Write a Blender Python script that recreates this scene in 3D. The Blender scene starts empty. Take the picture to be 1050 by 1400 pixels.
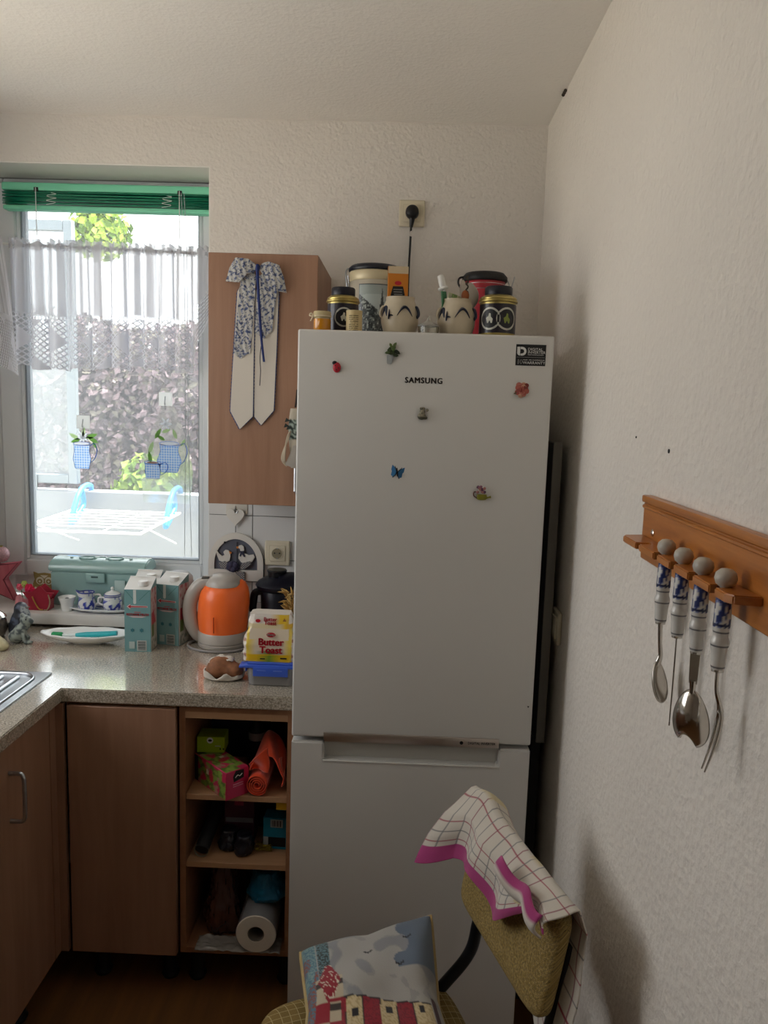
import bpy, bmesh, math, random
from mathutils import Vector, Matrix
from mathutils import noise as mnoise
random.seed(7)
sc = bpy.context.scene
COL = sc.collection
PI = math.pi

# ------------------------------------------------------------------ camera
cam_d = bpy.data.cameras.new('camera')
cam = bpy.data.objects.new('camera', cam_d); COL.objects.link(cam)
pitch, roll, yaw = .1337, .0318, .0219
r0 = Vector((math.cos(yaw), math.sin(yaw), 0)); f0 = Vector((-math.sin(yaw), math.cos(yaw), 0)); u0 = Vector((0, 0, 1))
fw = f0*math.cos(pitch) - u0*math.sin(pitch); up = u0*math.cos(pitch) + f0*math.sin(pitch)
cr = r0*math.cos(roll) + up*math.sin(roll); cu = up*math.cos(roll) - r0*math.sin(roll)
M = Matrix((cr, cu, -fw)).transposed().to_4x4(); M.translation = Vector((0, 0, 1.6704))
cam.matrix_world = M
cam_d.sensor_fit = 'VERTICAL'; cam_d.sensor_height = 24.0; cam_d.lens = 24.0*1041.84/1400
cam_d.clip_start = .02
sc.camera = cam

# ------------------------------------------------------------------ light
w = bpy.data.worlds.new('World'); sc.world = w; w.use_nodes = True
bg = w.node_tree.nodes['Background']
bg.inputs[0].default_value = (.98, .985, 1.0, 1); bg.inputs[1].default_value = 6.0
sun_d = bpy.data.lights.new('sun', 'SUN'); sun_d.energy = 28; sun_d.angle = .01; sun_d.color = (1, .95, .86)
sun = bpy.data.objects.new('sun', sun_d); COL.objects.link(sun)
sun.rotation_euler = Vector((-.22, -.15, -.96)).to_track_quat('-Z', 'Y').to_euler()
XL0 = -1.49
def portal(loc, rot, sx, sy):
    d = bpy.data.lights.new('daylight_portal', 'AREA'); d.shape = 'RECTANGLE'; d.size = sx; d.size_y = sy
    d.cycles.is_portal = True
    o = bpy.data.objects.new('daylight_portal', d); COL.objects.link(o); o.location = loc; o.rotation_euler = rot
portal((-1.07, 2.9, 1.68), (math.radians(-90), 0, 0), .95, 1.5)
portal((XL0-.28, 1.55, 1.70), (math.radians(90), 0, math.radians(-90)), 1.15, 1.15)
rl = bpy.data.lights.new('added_uplight', 'AREA'); rl.shape = 'RECTANGLE'; rl.size = .5; rl.size_y = .5; rl.energy = 6.0; rl.color = (1, .98, .95)  # added uplight out of view, brightens the ceiling and upper walls
rlo = bpy.data.objects.new('added_uplight', rl); COL.objects.link(rlo); rlo.location = (-1.1, .85, 1.80); rlo.rotation_euler = (math.radians(155), 0, 0)
vs = sc.view_settings
vs.view_transform = 'Standard'; vs.look = 'None'; vs.gamma = 1; vs.use_curve_mapping = False
vs.exposure = -0.55
sc.cycles.use_denoising = True
sc.cycles.max_bounces = 10; sc.cycles.diffuse_bounces = 6; sc.cycles.transparent_max_bounces = 16
sc.cycles.caustics_reflective = False; sc.cycles.caustics_refractive = False
sc.cycles.sample_clamp_indirect = 4

# ------------------------------------------------------------------ materials
def lin(h):
    h = h.lstrip('#'); v = [int(h[i:i+2], 16)/255 for i in (0, 2, 4)]
    return tuple(((c+.055)/1.055)**2.4 if c > .04045 else c/12.92 for c in v)
def rgba(c): return (*(lin(c) if isinstance(c, str) else c), 1)
class NT:
    def __init__(s, name):
        s.m = bpy.data.materials.new(name); s.m.use_nodes = True; s.t = s.m.node_tree
        s.b = s.t.nodes['Principled BSDF']; s.out = s.t.nodes['Material Output']
    def n(s, typ, **k):
        nd = s.t.nodes.new(typ)
        for a, v in k.items():
            if a == 'ins':
                for i, x in v.items(): nd.inputs[i].default_value = x
            else: setattr(nd, a, v)
        return nd
    def l(s, a, b): s.t.links.new(a, b)
    def ramp(s, fac, stops, interp='LINEAR'):
        r = s.n('ShaderNodeValToRGB'); e = r.color_ramp; e.interpolation = interp
        while len(e.elements) < len(stops): e.elements.new(.5)
        for el, (p, c) in zip(e.elements, stops): el.position = p; el.color = rgba(c)
        s.l(fac, r.inputs[0]); return r.outputs[0]
    def coord(s, kind='Object', scale=(1, 1, 1), rot=(0, 0, 0)):
        tc = s.n('ShaderNodeTexCoord'); mp = s.n('ShaderNodeMapping')
        mp.inputs['Scale'].default_value = scale; mp.inputs['Rotation'].default_value = rot
        s.l(tc.outputs[kind], mp.inputs[0]); return mp.outputs[0]
    def bump(s, h, strength=.3, dist=.002):
        b = s.n('ShaderNodeBump', ins={'Strength': strength, 'Distance': dist}); s.l(h, b.inputs['Height'])
        s.l(b.outputs[0], s.b.inputs['Normal'])
def pbr(name, c, rough=.5, metal=0., trans=0., spec=.5, coat=0., alpha=1., emit=None, var=0., vscale=30, bump=0., bscale=200, bdist=.001, ior=1.45, sheen=0.):
    t = NT(name); b = t.b
    b.inputs['Base Color'].default_value = rgba(c); b.inputs['Roughness'].default_value = rough
    b.inputs['Metallic'].default_value = metal; b.inputs['Transmission Weight'].default_value = trans
    b.inputs['Specular IOR Level'].default_value = spec; b.inputs['Coat Weight'].default_value = coat
    b.inputs['Alpha'].default_value = alpha; b.inputs['IOR'].default_value = ior
    b.inputs['Sheen Weight'].default_value = sheen
    if var or bump: co = t.coord()
    if var:
        nz = t.n('ShaderNodeTexNoise', ins={'Scale': vscale, 'Detail': 4}); t.l(co, nz.inputs[0])
        cc = lin(c) if isinstance(c, str) else c
        o = t.ramp(nz.outputs[0], [(.3, tuple(x*(1-var) for x in cc)), (.7, tuple(min(1, x*(1+var)) for x in cc))]); t.l(o, b.inputs['Base Color'])
    if bump:
        nb = t.n('ShaderNodeTexNoise', ins={'Scale': bscale, 'Detail': 3}); t.l(co, nb.inputs[0]); t.bump(nb.outputs[0], bump, bdist)
    return t.m
def plaster(name, c, scale=55, strength=.55):
    t = NT(name); co = t.coord()
    n1 = t.n('ShaderNodeTexNoise', ins={'Scale': scale, 'Detail': 5, 'Roughness': .6}); t.l(co, n1.inputs[0])
    n2 = t.n('ShaderNodeTexVoronoi', ins={'Scale': scale*1.6}); t.l(co, n2.inputs['Vector'])
    ad = t.n('ShaderNodeMath', operation='MULTIPLY_ADD', ins={1: .35}); t.l(n2.outputs['Distance'], ad.inputs[0]); t.l(n1.outputs[0], ad.inputs[2])
    t.bump(ad.outputs[0], strength, .006)
    n3 = t.n('ShaderNodeTexNoise', ins={'Scale': 3.0, 'Detail': 3}); t.l(co, n3.inputs[0])
    cc = lin(c)
    t.l(t.ramp(n3.outputs[0], [(.3, tuple(x*.96 for x in cc)), (.7, cc)]), t.b.inputs['Base Color'])
    t.b.inputs['Roughness'].default_value = .9; t.b.inputs['Specular IOR Level'].default_value = .2
    return t.m
def wood(name, c1, c2, axis='z', rough=.45, scale=1.0):
    t = NT(name)
    s = {'z': (14, 14, 1.2), 'y': (14, 1.2, 14), 'x': (1.2, 14, 14)}[axis]
    co = t.coord(scale=tuple(k*scale for k in s))
    n1 = t.n('ShaderNodeTexNoise', ins={'Scale': 2.0, 'Detail': 6, 'Roughness': .6, 'Distortion': .4}); t.l(co, n1.inputs[0])
    t.l(t.ramp(n1.outputs[0], [(.3, c1), (.7, c2)]), t.b.inputs['Base Color'])
    n2 = t.n('ShaderNodeTexNoise', ins={'Scale': 18.0, 'Detail': 2}); t.l(co, n2.inputs[0]); t.bump(n2.outputs[0], .06, .001)
    t.b.inputs['Roughness'].default_value = rough
    return t.m
def attr_mat(name, rough=.6, weave=0, sheen=0., coat=0., wscale=900, metal=0.):
    t = NT(name); a = t.n('ShaderNodeVertexColor', layer_name='Col'); t.l(a.outputs[0], t.b.inputs['Base Color'])
    t.b.inputs['Roughness'].default_value = rough; t.b.inputs['Sheen Weight'].default_value = sheen; t.b.inputs['Coat Weight'].default_value = coat
    t.b.inputs['Metallic'].default_value = metal
    if weave:
        nb = t.n('ShaderNodeTexNoise', ins={'Scale': wscale, 'Detail': 2}); t.l(t.coord(), nb.inputs[0]); t.bump(nb.outputs[0], weave, .0015)
    return t.m

MT = {}
MT['wall'] = plaster('wall_plaster', '#e2ddd6', 60, .65)
MT['wallr'] = plaster('woodchip_plaster', '#e9e3da', 48, .8)
MT['ceil'] = plaster('ceiling_plaster', '#f0ece6', 70, .3)
MT['reveal'] = pbr('reveal_paint', '#eae8e2', .8)
MT['upvc'] = pbr('white_window_plastic', '#dfe3e6', .35)
MT['gasket'] = pbr('grey_gasket', '#8b949c', .6)
MT['beech'] = wood('beech_laminate', '#8f6a53', '#a17c64', 'z', .42)
MT['beechx'] = wood('beech_laminate_edge', '#a07a58', '#b58c68', 'x', .45)
MT['cabin'] = wood('beech_inside', '#8a5f42', '#9c7050', 'y', .5)
MT['rackwood'] = wood('varnished_pine', '#9a5a22', '#c07a36', 'y', .32, 1.6)
MT['steel'] = pbr('brushed_steel', '#b9bcc0', .28, 1., var=.06, vscale=200)
MT['chrome'] = pbr('polished_steel', '#cfcac2', .14, 1.)
MT['white_enamel'] = pbr('white_enamel', '#d2d1cd', .36, coat=.0, spec=.35, bump=.02, bscale=6, bdist=.01)
MT['white_pl'] = pbr('white_plastic', '#e6e6e2', .4)
MT['cream_pl'] = pbr('cream_plastic', '#d9d0b8', .4)
MT['black'] = pbr('black_plastic', '#0d0e12', .35)
MT['blackm'] = pbr('matt_black', '#101012', .6)
MT['dark'] = pbr('dark_navy_plastic', '#0b0e1c', .4)
MT['grey_pl'] = pbr('light_grey_plastic', '#b9b7b3', .45)
MT['porc'] = pbr('white_porcelain', '#e9eae8', .18, coat=.3)
MT['tile'] = pbr('white_tile', '#dcdcda', .15, coat=.4, bump=.03, bscale=9, bdist=.004)
MT['grout'] = pbr('grey_grout', '#8b8a87', .9)
MT['gold'] = pbr('brass_tin', '#b3a263', .32, .85)
MT['navy'] = pbr('navy_blue', '#1b2c66', .7)
MT['blueglaze'] = pbr('cobalt_glaze', '#20283c', .3)
MT['stone'] = pbr('salt_glazed_stoneware', '#bdb199', .35, coat=.2, var=.08, vscale=25)
MT['red'] = pbr('red_paint', '#b0182c', .45)
MT['print'] = attr_mat('printed_card', .5)
MT['tinprint'] = attr_mat('printed_tin', .3, coat=.3)
MT['cloth'] = attr_mat('printed_cloth', .9, .5, .2)
MT['glass'] = pbr('clear_glass', '#f4f8f6', .03, trans=1., ior=1.45)
MT['green_blind'] = pbr('green_aluminium_slat', '#118060', .35)
MT['green_rail'] = pbr('mint_green_rail', '#7fd8b4', .4, trans=.0)
MT['mint'] = pbr('mint_enamel', '#97b9b6', .25, coat=.6)
MT['white_cloth'] = pbr('white_linen', '#cfc8bd', .9, sheen=.2, bump=.3, bscale=900)
MT['orange_cloth'] = pbr('orange_microfibre', '#d9451a', .95, sheen=.4, bump=.4, bscale=600)

# ------------------------------------------------------------------ builders
def obj(name, me, m=None, parent=None, smooth=None):
    o = bpy.data.objects.new(name, me); COL.objects.link(o)
    if m is not None:
        if len(me.materials): me.materials.clear()
        for x in (m if isinstance(m, (list, tuple)) else [m]): me.materials.append(MT[x] if isinstance(x, str) else x)
    if parent is not None: o.parent = parent
    if smooth is not None:
        for p in me.polygons: p.use_smooth = True
        if smooth < 180:
            me.set_sharp_from_angle(angle=math.radians(smooth))
    return o
def thing(name, label, cat, loc=(0, 0, 0), rz=0, group=None):
    o = bpy.data.objects.new(name, None); COL.objects.link(o)
    o.empty_display_size = .05
    o.location = loc; o.rotation_euler = (0, 0, math.radians(rz)); return tag(o, label, cat, group)
def tag(o, label, cat, group=None, kind=None):
    o['label'] = label; o['category'] = cat
    if group: o['group'] = group
    if kind: o['kind'] = kind
    return o
def struct(o, label=None):
    o['kind'] = 'structure'
    if label: o['label'] = label
    return o
def frombm(name, bm, m, parent=None, smooth=None):
    me = bpy.data.meshes.new(name); bm.normal_update(); bm.to_mesh(me); bm.free(); return obj(name, me, m, parent, smooth)
def bbox(bm, x0, x1, y0, y1, z0, z1, bev=0, seg=2, mat=None):
    r = bmesh.ops.create_cube(bm, size=1)
    vs_ = r['verts']
    for v in vs_:
        v.co = Vector(((x0+x1)/2+v.co.x*(x1-x0), (y0+y1)/2+v.co.y*(y1-y0), (z0+z1)/2+v.co.z*(z1-z0)))
    if bev:
        ed = list({e for v in vs_ for e in v.link_edges})
        q = bmesh.ops.bevel(bm, geom=ed, offset=bev, segments=seg, affect='EDGES', profile=.6)
        vs_ = list({v for f in q['faces'] for v in f.verts} | {v for v in vs_ if v.is_valid})
    if mat is not None: bmesh.ops.transform(bm, matrix=mat, verts=vs_)
    return vs_
def box(name, x0, x1, y0, y1, z0, z1, m, parent=None, bev=0, seg=2, mat=None):
    bm = bmesh.new(); bbox(bm, x0, x1, y0, y1, z0, z1, bev, seg, mat)
    return frombm(name, bm, m, parent, 40 if bev else None)
def boxes(name, lst, m, parent=None, bev=0):
    bm = bmesh.new()
    for b in lst: bbox(bm, *b[:6], bev, 1, b[6] if len(b) > 6 else None)
    return frombm(name, bm, m, parent, 40 if bev else None)
def lathe(name, prof, m, parent=None, loc=(0, 0, 0), seg=32, cap=True, fn=None, rot=None, smooth=50, sx=1, sy=1):
    vs_, fs = [], []
    n = len(prof)
    for r, z in prof:
        for k in range(seg):
            a = 2*PI*k/seg; vs_.append(Vector((r*math.cos(a)*sx, r*math.sin(a)*sy, z)))
    for i in range(n-1):
        for k in range(seg):
            fs.append((i*seg+k, i*seg+(k+1) % seg, (i+1)*seg+(k+1) % seg, (i+1)*seg+k))
    if cap:
        if prof[0][0] > 1e-5: fs.append(tuple(range(seg))[::-1])
        if prof[-1][0] > 1e-5: fs.append(tuple((n-1)*seg+k for k in range(seg)))
    if fn: vs_ = [fn(v) for v in vs_]
    if rot is not None: vs_ = [rot @ v for v in vs_]
    L = Vector(loc); vs_ = [tuple(v+L) for v in vs_]
    me = bpy.data.meshes.new(name); me.from_pydata(vs_, [], fs); me.update()
    bm = bmesh.new(); bm.from_mesh(me); bmesh.ops.remove_doubles(bm, verts=bm.verts, dist=1e-6); bmesh.ops.recalc_face_normals(bm, faces=bm.faces); bm.to_mesh(me); bm.free()
    return obj(name, me, m, parent, smooth)
def smoothpath(pts, n=6):
    P = [Vector(p) for p in pts]
    if len(P) < 3: return P
    out = []
    for i in range(len(P)-1):
        p0 = P[max(i-1, 0)]; p1 = P[i]; p2 = P[i+1]; p3 = P[min(i+2, len(P)-1)]
        for k in range(n):
            t = k/n
            out.append(.5*((2*p1)+(p2-p0)*t+(2*p0-5*p1+4*p2-p3)*t*t+(3*p1-p0-3*p2+p3)*t**3))
    out.append(P[-1]); return out
def bmtube(bm, pts, r, seg=8, closed=False, flat=1.0, upv=None):
    P = [Vector(p) for p in pts]; n = len(P)
    rs = r if isinstance(r, (list, tuple)) else [r]*n
    if len(rs) != n: rs = [rs[min(len(rs)-1, int(i*(len(rs)-1)/(n-1)+.5))] if False else (lambda f: rs[int(f)]*(1-(f-int(f)))+rs[min(int(f)+1, len(rs)-1)]*(f-int(f)))(i*(len(rs)-1)/(n-1)) for i in range(n)]
    rings = []
    T = []
    for i in range(n):
        a = P[(i-1) % n] if (closed or i > 0) else P[i]; b = P[(i+1) % n] if (closed or i < n-1) else P[i]
        t = (b-a); T.append(t.normalized() if t.length > 1e-9 else Vector((0, 0, 1)))
    u = Vector(upv) if upv else (Vector((0, 0, 1)) if abs(T[0].z) < .9 else Vector((1, 0, 0)))
    for i in range(n):
        s = T[i].cross(u)
        if s.length < 1e-6: s = T[i].cross(Vector((0, 1, 0)))
        s.normalize()
        uu = s.cross(T[i]).normalized()
        if not upv: u = uu
        rings.append([bm.verts.new(P[i]+s*math.cos(2*PI*k/seg)*rs[i]+uu*math.sin(2*PI*k/seg)*rs[i]*flat) for k in range(seg)])
    for i in range(n if closed else n-1):
        A, B = rings[i], rings[(i+1) % n]
        for k in range(seg): bm.faces.new((A[k], A[(k+1) % seg], B[(k+1) % seg], B[k]))
    if not closed:
        bm.faces.new(rings[0][::-1]); bm.faces.new(rings[-1])
def tube(name, pts, r, m, parent=None, seg=8, sm=True, closed=False, flat=1.0, upv=None, n=6):
    bm = bmesh.new(); bmtube(bm, smoothpath(pts, n) if sm and not closed else pts, r, seg, closed, flat, upv)
    bmesh.ops.recalc_face_normals(bm, faces=bm.faces)
    return frombm(name, bm, m, parent, 60)
def tubes(name, lst, m, parent=None, seg=6):
    bm = bmesh.new()
    for pts, r in lst: bmtube(bm, pts, r, seg)
    bmesh.ops.recalc_face_normals(bm, faces=bm.faces)
    return frombm(name, bm, m, parent, 60)
# flat outline (u, v) with thickness t; frame maps u->x, v->z, depth->+y unless a matrix is given
def bmplate(bm, pts, t, mat=None, y=0.0, holes=None):
    vs_ = [bm.verts.new((p[0], y, p[1])) for p in pts]
    f = bm.faces.new(vs_)
    bmesh.ops.recalc_face_normals(bm, faces=[f])
    r = bmesh.ops.extrude_face_region(bm, geom=[f])
    nv = [g for g in r['geom'] if isinstance(g, bmesh.types.BMVert)]
    for v in nv: v.co.y += t
    if mat is not None: bmesh.ops.transform(bm, matrix=mat, verts=vs_+nv)
def plate(name, pts, t, m, parent=None, mat=None, y=0.0, smooth=None, bev=0):
    bm = bmesh.new(); bmplate(bm, pts, t, mat, y)
    bmesh.ops.recalc_face_normals(bm, faces=bm.faces)
    if bev:
        bmesh.ops.bevel(bm, geom=[e for e in bm.edges if len(e.link_faces) == 2 and e.calc_face_angle(0) > .9], offset=bev, segments=2, affect='EDGES')
    bmesh.ops.triangulate(bm, faces=[f for f in bm.faces if len(f.verts) > 4])
    return frombm(name, bm, m, parent, smooth)
def ring2(cx, cz, ro, n=32, a0=0, a1=2*PI, ez=1): return [(cx+ro*math.cos(a0+(a1-a0)*k/n), cz+ez*ro*math.sin(a0+(a1-a0)*k/n)) for k in range(n + (0 if abs(a1-a0-2*PI) < 1e-6 else 1))]
def grid(name, nu, nv, fn, m, parent=None, col=None, thick=0, smooth=180, closeu=False):
    vs_ = []; us = []
    for j in range(nv+1):
        for i in range(nu+(0 if closeu else 1)):
            vs_.append(tuple(fn(i/nu, j/nv))); us.append((i/nu, j/nv))
    W = nu+(0 if closeu else 1)
    fs = []
    for j in range(nv):
        for i in range(nu):
            a = j*W+i; b = j*W+(i+1) % W; fs.append((a, b, b+W, a+W))
    me = bpy.data.meshes.new(name); me.from_pydata(vs_, [], fs); me.update()
    uv = me.uv_layers.new(name='UVMap')
    for l in me.loops: uv.data[l.index].uv = us[l.vertex_index]
    if col:
        ca = me.color_attributes.new('Col', 'FLOAT_COLOR', 'POINT')
        cache = {}
        for k, (u, v) in enumerate(us):
            c = col(u, v)
            if isinstance(c, str):
                if c not in cache: cache[c] = lin(c)
                c = cache[c]
            ca.data[k].color = (*c, 1)
    o = obj(name, me, m, parent, smooth)
    if thick:
        md = o.modifiers.new('solid', 'SOLIDIFY'); md.thickness = thick; md.offset = 0
    return o
_font = None
def text(name, s, size, m, parent=None, loc=(0, 0, 0), rot=(90, 0, 0), ex=.0003, align='CENTER', sx=1.0, bold=0.0, sp=1.0):
    cv = bpy.data.curves.new('txt', 'FONT'); cv.body = s; cv.size = size; cv.extrude = ex; cv.align_x = align; cv.align_y = 'CENTER'; cv.resolution_u = 3; cv.space_character = sp
    t = bpy.data.objects.new('txt', cv); COL.objects.link(t)
    dg = bpy.context.evaluated_depsgraph_get(); dg.update()
    me = bpy.data.meshes.new_from_object(t.evaluated_get(dg))
    bpy.data.objects.remove(t); me.name = name
    R_ = Matrix.Translation(loc) @ Matrix.Rotation(math.radians(rot[2]), 4, 'Z') @ Matrix.Rotation(math.radians(rot[1]), 4, 'Y') @ Matrix.Rotation(math.radians(rot[0]), 4, 'X') @ Matrix.Diagonal((sx, 1, 1, 1))
    me.transform(R_)
    if bold:      # heavier strokes: the same glyphs laid again a hair to each side
        bm = bmesh.new(); ax = (R_.to_3x3() @ Vector((1, 0, 0))).normalized(); az = (R_.to_3x3() @ Vector((0, 1, 0))).normalized()
        for d in (ax*bold, -ax*bold, az*bold*.6, -az*bold*.6):
            n0 = len(bm.verts); bm.from_mesh(me); bm.verts.ensure_lookup_table()
            bmesh.ops.translate(bm, verts=bm.verts[n0:], vec=d)
        bm.to_mesh(me); bm.free()
    return obj(name, me, m, parent)
def blob(name, els, m, parent=None, res=.006, col=None):
    """els: (x,y,z, rx,ry,rz) ellipsoids fused into one smooth body"""
    S_ = 40.0
    mb = bpy.data.metaballs.new('mb'); mb.resolution = res*S_; mb.render_resolution = res*S_; mb.threshold = .35
    for x, y, z, a, b, c in els:
        el = mb.elements.new(type='ELLIPSOID'); k = max(a, b, c)
        el.co = (x*S_, y*S_, z*S_); el.radius = k*1.5*S_; el.size_x = a/k; el.size_y = b/k; el.size_z = c/k
    t = bpy.data.objects.new('mb_'+name, mb); COL.objects.link(t)
    dg = bpy.context.evaluated_depsgraph_get(); dg.update()
    me = bpy.data.meshes.new_from_object(t.evaluated_get(dg))
    bpy.data.objects.remove(t); me.name = name
    me.transform(Matrix.Scale(1/S_, 4))
    o = obj(name, me, m, parent, 180)
    if col:
        ca = me.color_attributes.new('Col', 'FLOAT_COLOR', 'POINT')
        for k, v in enumerate(me.vertices):
            c = col(v.co, v.normal); c = lin(c) if isinstance(c, str) else c
            ca.data[k].color = (*c, 1)
    return o
def ball(name, c, r, m, parent=None, sub=3, s=(1, 1, 1)):
    bm = bmesh.new(); bmesh.ops.create_icosphere(bm, subdivisions=sub, radius=r)
    for v in bm.verts: v.co = Vector((c[0]+v.co.x*s[0], c[1]+v.co.y*s[1], c[2]+v.co.z*s[2]))
    return frombm(name, bm, m, parent, 180)
def fbm(x, y, z=0, s=1.0): return mnoise.noise(Vector((x*s, y*s, z*s)))

# ================================================================== SETTING
XL, XR, YB, YF, ZC = -1.49, .423, 2.55, -1.9, 2.571
struct(box('floor', XL-.2, XR+.2, YF-.2, YB+.2, -.1, 0, wood('brown_floor', '#6e4c2c', '#82592f', 'y', .5)), 'brown wood-look kitchen floor')
struct(box('ceiling', XL-.2, XR+.2, YF-.2, YB+.3, ZC, ZC+.15, 'ceil'), 'white plastered kitchen ceiling')
struct(box('wall_right', XR, XR+.15, YF-.2, YB+.3, 0, ZC, 'wallr'), 'white woodchip wall on the right')
WY0, WY1, WZ0, WZ1 = 1.00, 2.10, 1.15, 2.25  # left-wall window is added out of view to let in fill daylight
struct(boxes('wall_left', [(XL-.25, XL, YF-.2, WY0, 0, ZC), (XL-.25, XL, WY1, YB+.3, 0, ZC), (XL-.25, XL, WY0, WY1, 0, WZ0), (XL-.25, XL, WY0, WY1, WZ1, ZC)], 'wall'), 'white wall on the left with an opening added over the sink for light')
w2 = struct(boxes('added_window', [(XL-.16, XL-.09, WY0, WY0+.06, WZ0, WZ1), (XL-.16, XL-.09, WY1-.06, WY1, WZ0, WZ1), (XL-.16, XL-.09, WY0+.06, WY1-.06, WZ0, WZ0+.06), (XL-.16, XL-.09, WY0+.06, WY1-.06, WZ1-.06, WZ1)], 'upvc'), 'white frame of the window added over the sink for light')
HX, HZ0, HZ1 = -.648, .915, 2.425
wb = struct(boxes('wall_back', [(HX, XR, YB, YB+.28, 0, ZC), (XL, HX, YB, YB+.28, 0, HZ0), (XL, HX, YB, YB+.28, HZ1, ZC)], 'wall'), 'white plastered back wall around the window')
struct(box('wall_front', XL, XR, YF-.15, YF, 0, ZC, 'wall'), 'wall behind the photographer')
# white lining of the window recess
rv = struct(boxes('trim_1', [(XL, HX-.004, YB+.002, YB+.17, HZ1-.004, HZ1), (HX-.004, HX, YB+.002, YB+.17, HZ0+.04, HZ1)], 'reveal'), 'smooth white lining of the window recess')
# tiles
tm = None
box('grout_bed', -.648, -.2, YB-.004, YB, .905, 1.40, 'grout', wb)
zr = [(.905, 1.0), (1.0, 1.15), (1.15, 1.30), (1.30, 1.40)]
for i, x0 in enumerate((-.649, -.499, -.349)):
    for z0, z1 in zr:
        box('tile', x0+.0012, x0+.1488, YB-.010, YB-.003, z0+.0012, z1-.0012, 'tile', wb, .0012, 1)
# window sill board
struct(box('trim_2', XL+.002, HX-.004, 2.462, 2.70, .917, .955, pbr('white_sill_stone', '#dcdad6', .3, coat=.3, var=.03, vscale=20), None, .006), 'white window sill board')

# ------------------------------------------------------------------ window
win = bpy.data.objects.new('window_1', None); COL.objects.link(win); win.location = (0, 2.70, 0); struct(win, 'white plastic framed kitchen window with glare haze mixed into its pane')
GX0, GX1, GZ0, GZ1 = -1.345, -.719, 1.105, 2.335
def frame4(name, x0, x1, z0, z1, wl, wr, wb_, wt, y0, y1, m, parent, bev=.004):
    return boxes(name, [(x0, x0+wl, y0, y1, z0, z1), (x1-wr, x1, y0, y1, z0, z1), (x0+wl, x1-wr, y0, y1, z0, z0+wb_), (x0+wl, x1-wr, y0, y1, z1-wt, z1)], m, parent, bev)
frame4('window_frame', XL+.004, HX-.002, .955, 2.42, .075, .03, .085, .05, .02, .09, 'upvc', win)
sash = frame4('sash', XL+.06, HX-.008, 1.03, 2.40, .075, .055, .062, .055, -.012, .055, 'upvc', win, .006)
frame4('glazing_bead', XL+.135, HX-.063, 1.092, 2.345, .012, .012, .012, .012, -.004, .05, 'upvc', win, .002)
frame4('gasket', XL+.147, HX-.075, 1.104, 2.333, .006, .004, .004, .004, .0, .045, 'gasket', win, .001)
gt = NT('window_glass'); gt.t.nodes.remove(gt.b)
tr = gt.n('ShaderNodeBsdfTransparent'); tr.inputs[0].default_value = (.95, .97, .97, 1)
gl = gt.n('ShaderNodeBsdfGlossy', ins={'Roughness': .0}); mx = gt.n('ShaderNodeMixShader'); fr = gt.n('ShaderNodeFresnel', ins={'IOR': 1.22})
hz = gt.n('ShaderNodeBsdfTranslucent'); hz.inputs[0].default_value = (.95, .97, 1, 1); hm = gt.n('ShaderNodeMixShader', ins={0: .085}); gt.l(tr.outputs[0], hm.inputs[1]); gt.l(hz.outputs[0], hm.inputs[2])  # translucent share puts a veil of outdoor glare into the glass
gt.l(fr.outputs[0], mx.inputs[0]); gt.l(hm.outputs[0], mx.inputs[1]); gt.l(gl.outputs[0], mx.inputs[2]); gt.l(mx.outputs[0], gt.out.inputs[0])
MT['pane'] = gt.m
box('pane', XL+.149, HX-.075, .022, .026, 1.104, 2.336, 'pane', win)
# handle on the right stile
hd = box('handle', -.688, -.668, -.022, -.012, 1.60, 1.66, 'white_pl', win, .004)
box('lever', -.685, -.671, -.045, -.030, 1.545, 1.66, 'white_pl', hd, .006)
box('spindle', -.683, -.673, -.032, -.015, 1.628, 1.648, 'white_pl', hd, .003)

# ------------------------------------------------------------------ outside: balcony
balc = pbr('balcony_white', '#868c91', .7, var=.04, vscale=4)
struct(box('balcony_floor', -4.2, 1.8, 2.83, 3.9, .05, .15, pbr('balcony_floor_tiles', '#cfcac0', .8)), 'grey balcony floor outside')
struct(box('balcony_parapet', -4.2, 1.8, 3.70, 3.82, .15, 1.222, balc, None, .004), 'white balcony parapet outside the window')
struct(boxes('trim_3', [(XL-.3, HX+.2, 2.84, 3.02, 2.41, 2.60), (XL-.3, HX+.2, 2.84, 2.99, 2.375, 2.41)], balc), 'grey shutter box edge outside above the window')
ws = thing('balcony_windscreen', 'grey metal framed screen standing on the balcony parapet at left', 'windscreen', (-1.60, 3.73, 1.222))
frame4('screen_frame', -.95, 0, .035, 1.29, .045, .045, .045, .05, -.018, .018, pbr('grey_aluminium', '#7d878d', .5, .4), ws, .003)
fz = NT('hazy_glass'); fz.t.nodes.remove(fz.b)
a_ = fz.n('ShaderNodeBsdfTransparent'); a_.inputs[0].default_value = (.92, .94, .95, 1); b_ = fz.n('ShaderNodeBsdfDiffuse'); b_.inputs[0].default_value = (.75, .8, .83, 1); c_ = fz.n('ShaderNodeMixShader', ins={0: .22})
fz.l(a_.outputs[0], c_.inputs[1]); fz.l(b_.outputs[0], c_.inputs[2]); fz.l(c_.outputs[0], fz.out.inputs[0])
box('hazy_pane', -.905, -.045, -.003, .003, .08, 1.24, fz.m, ws)
for x in (-.22, -.75): box('bracket', x-.02, x+.02, -.028, -.018, -.05, .075, pbr('grey_bracket', '#8a9398', .4, .6), ws, .003)
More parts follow.
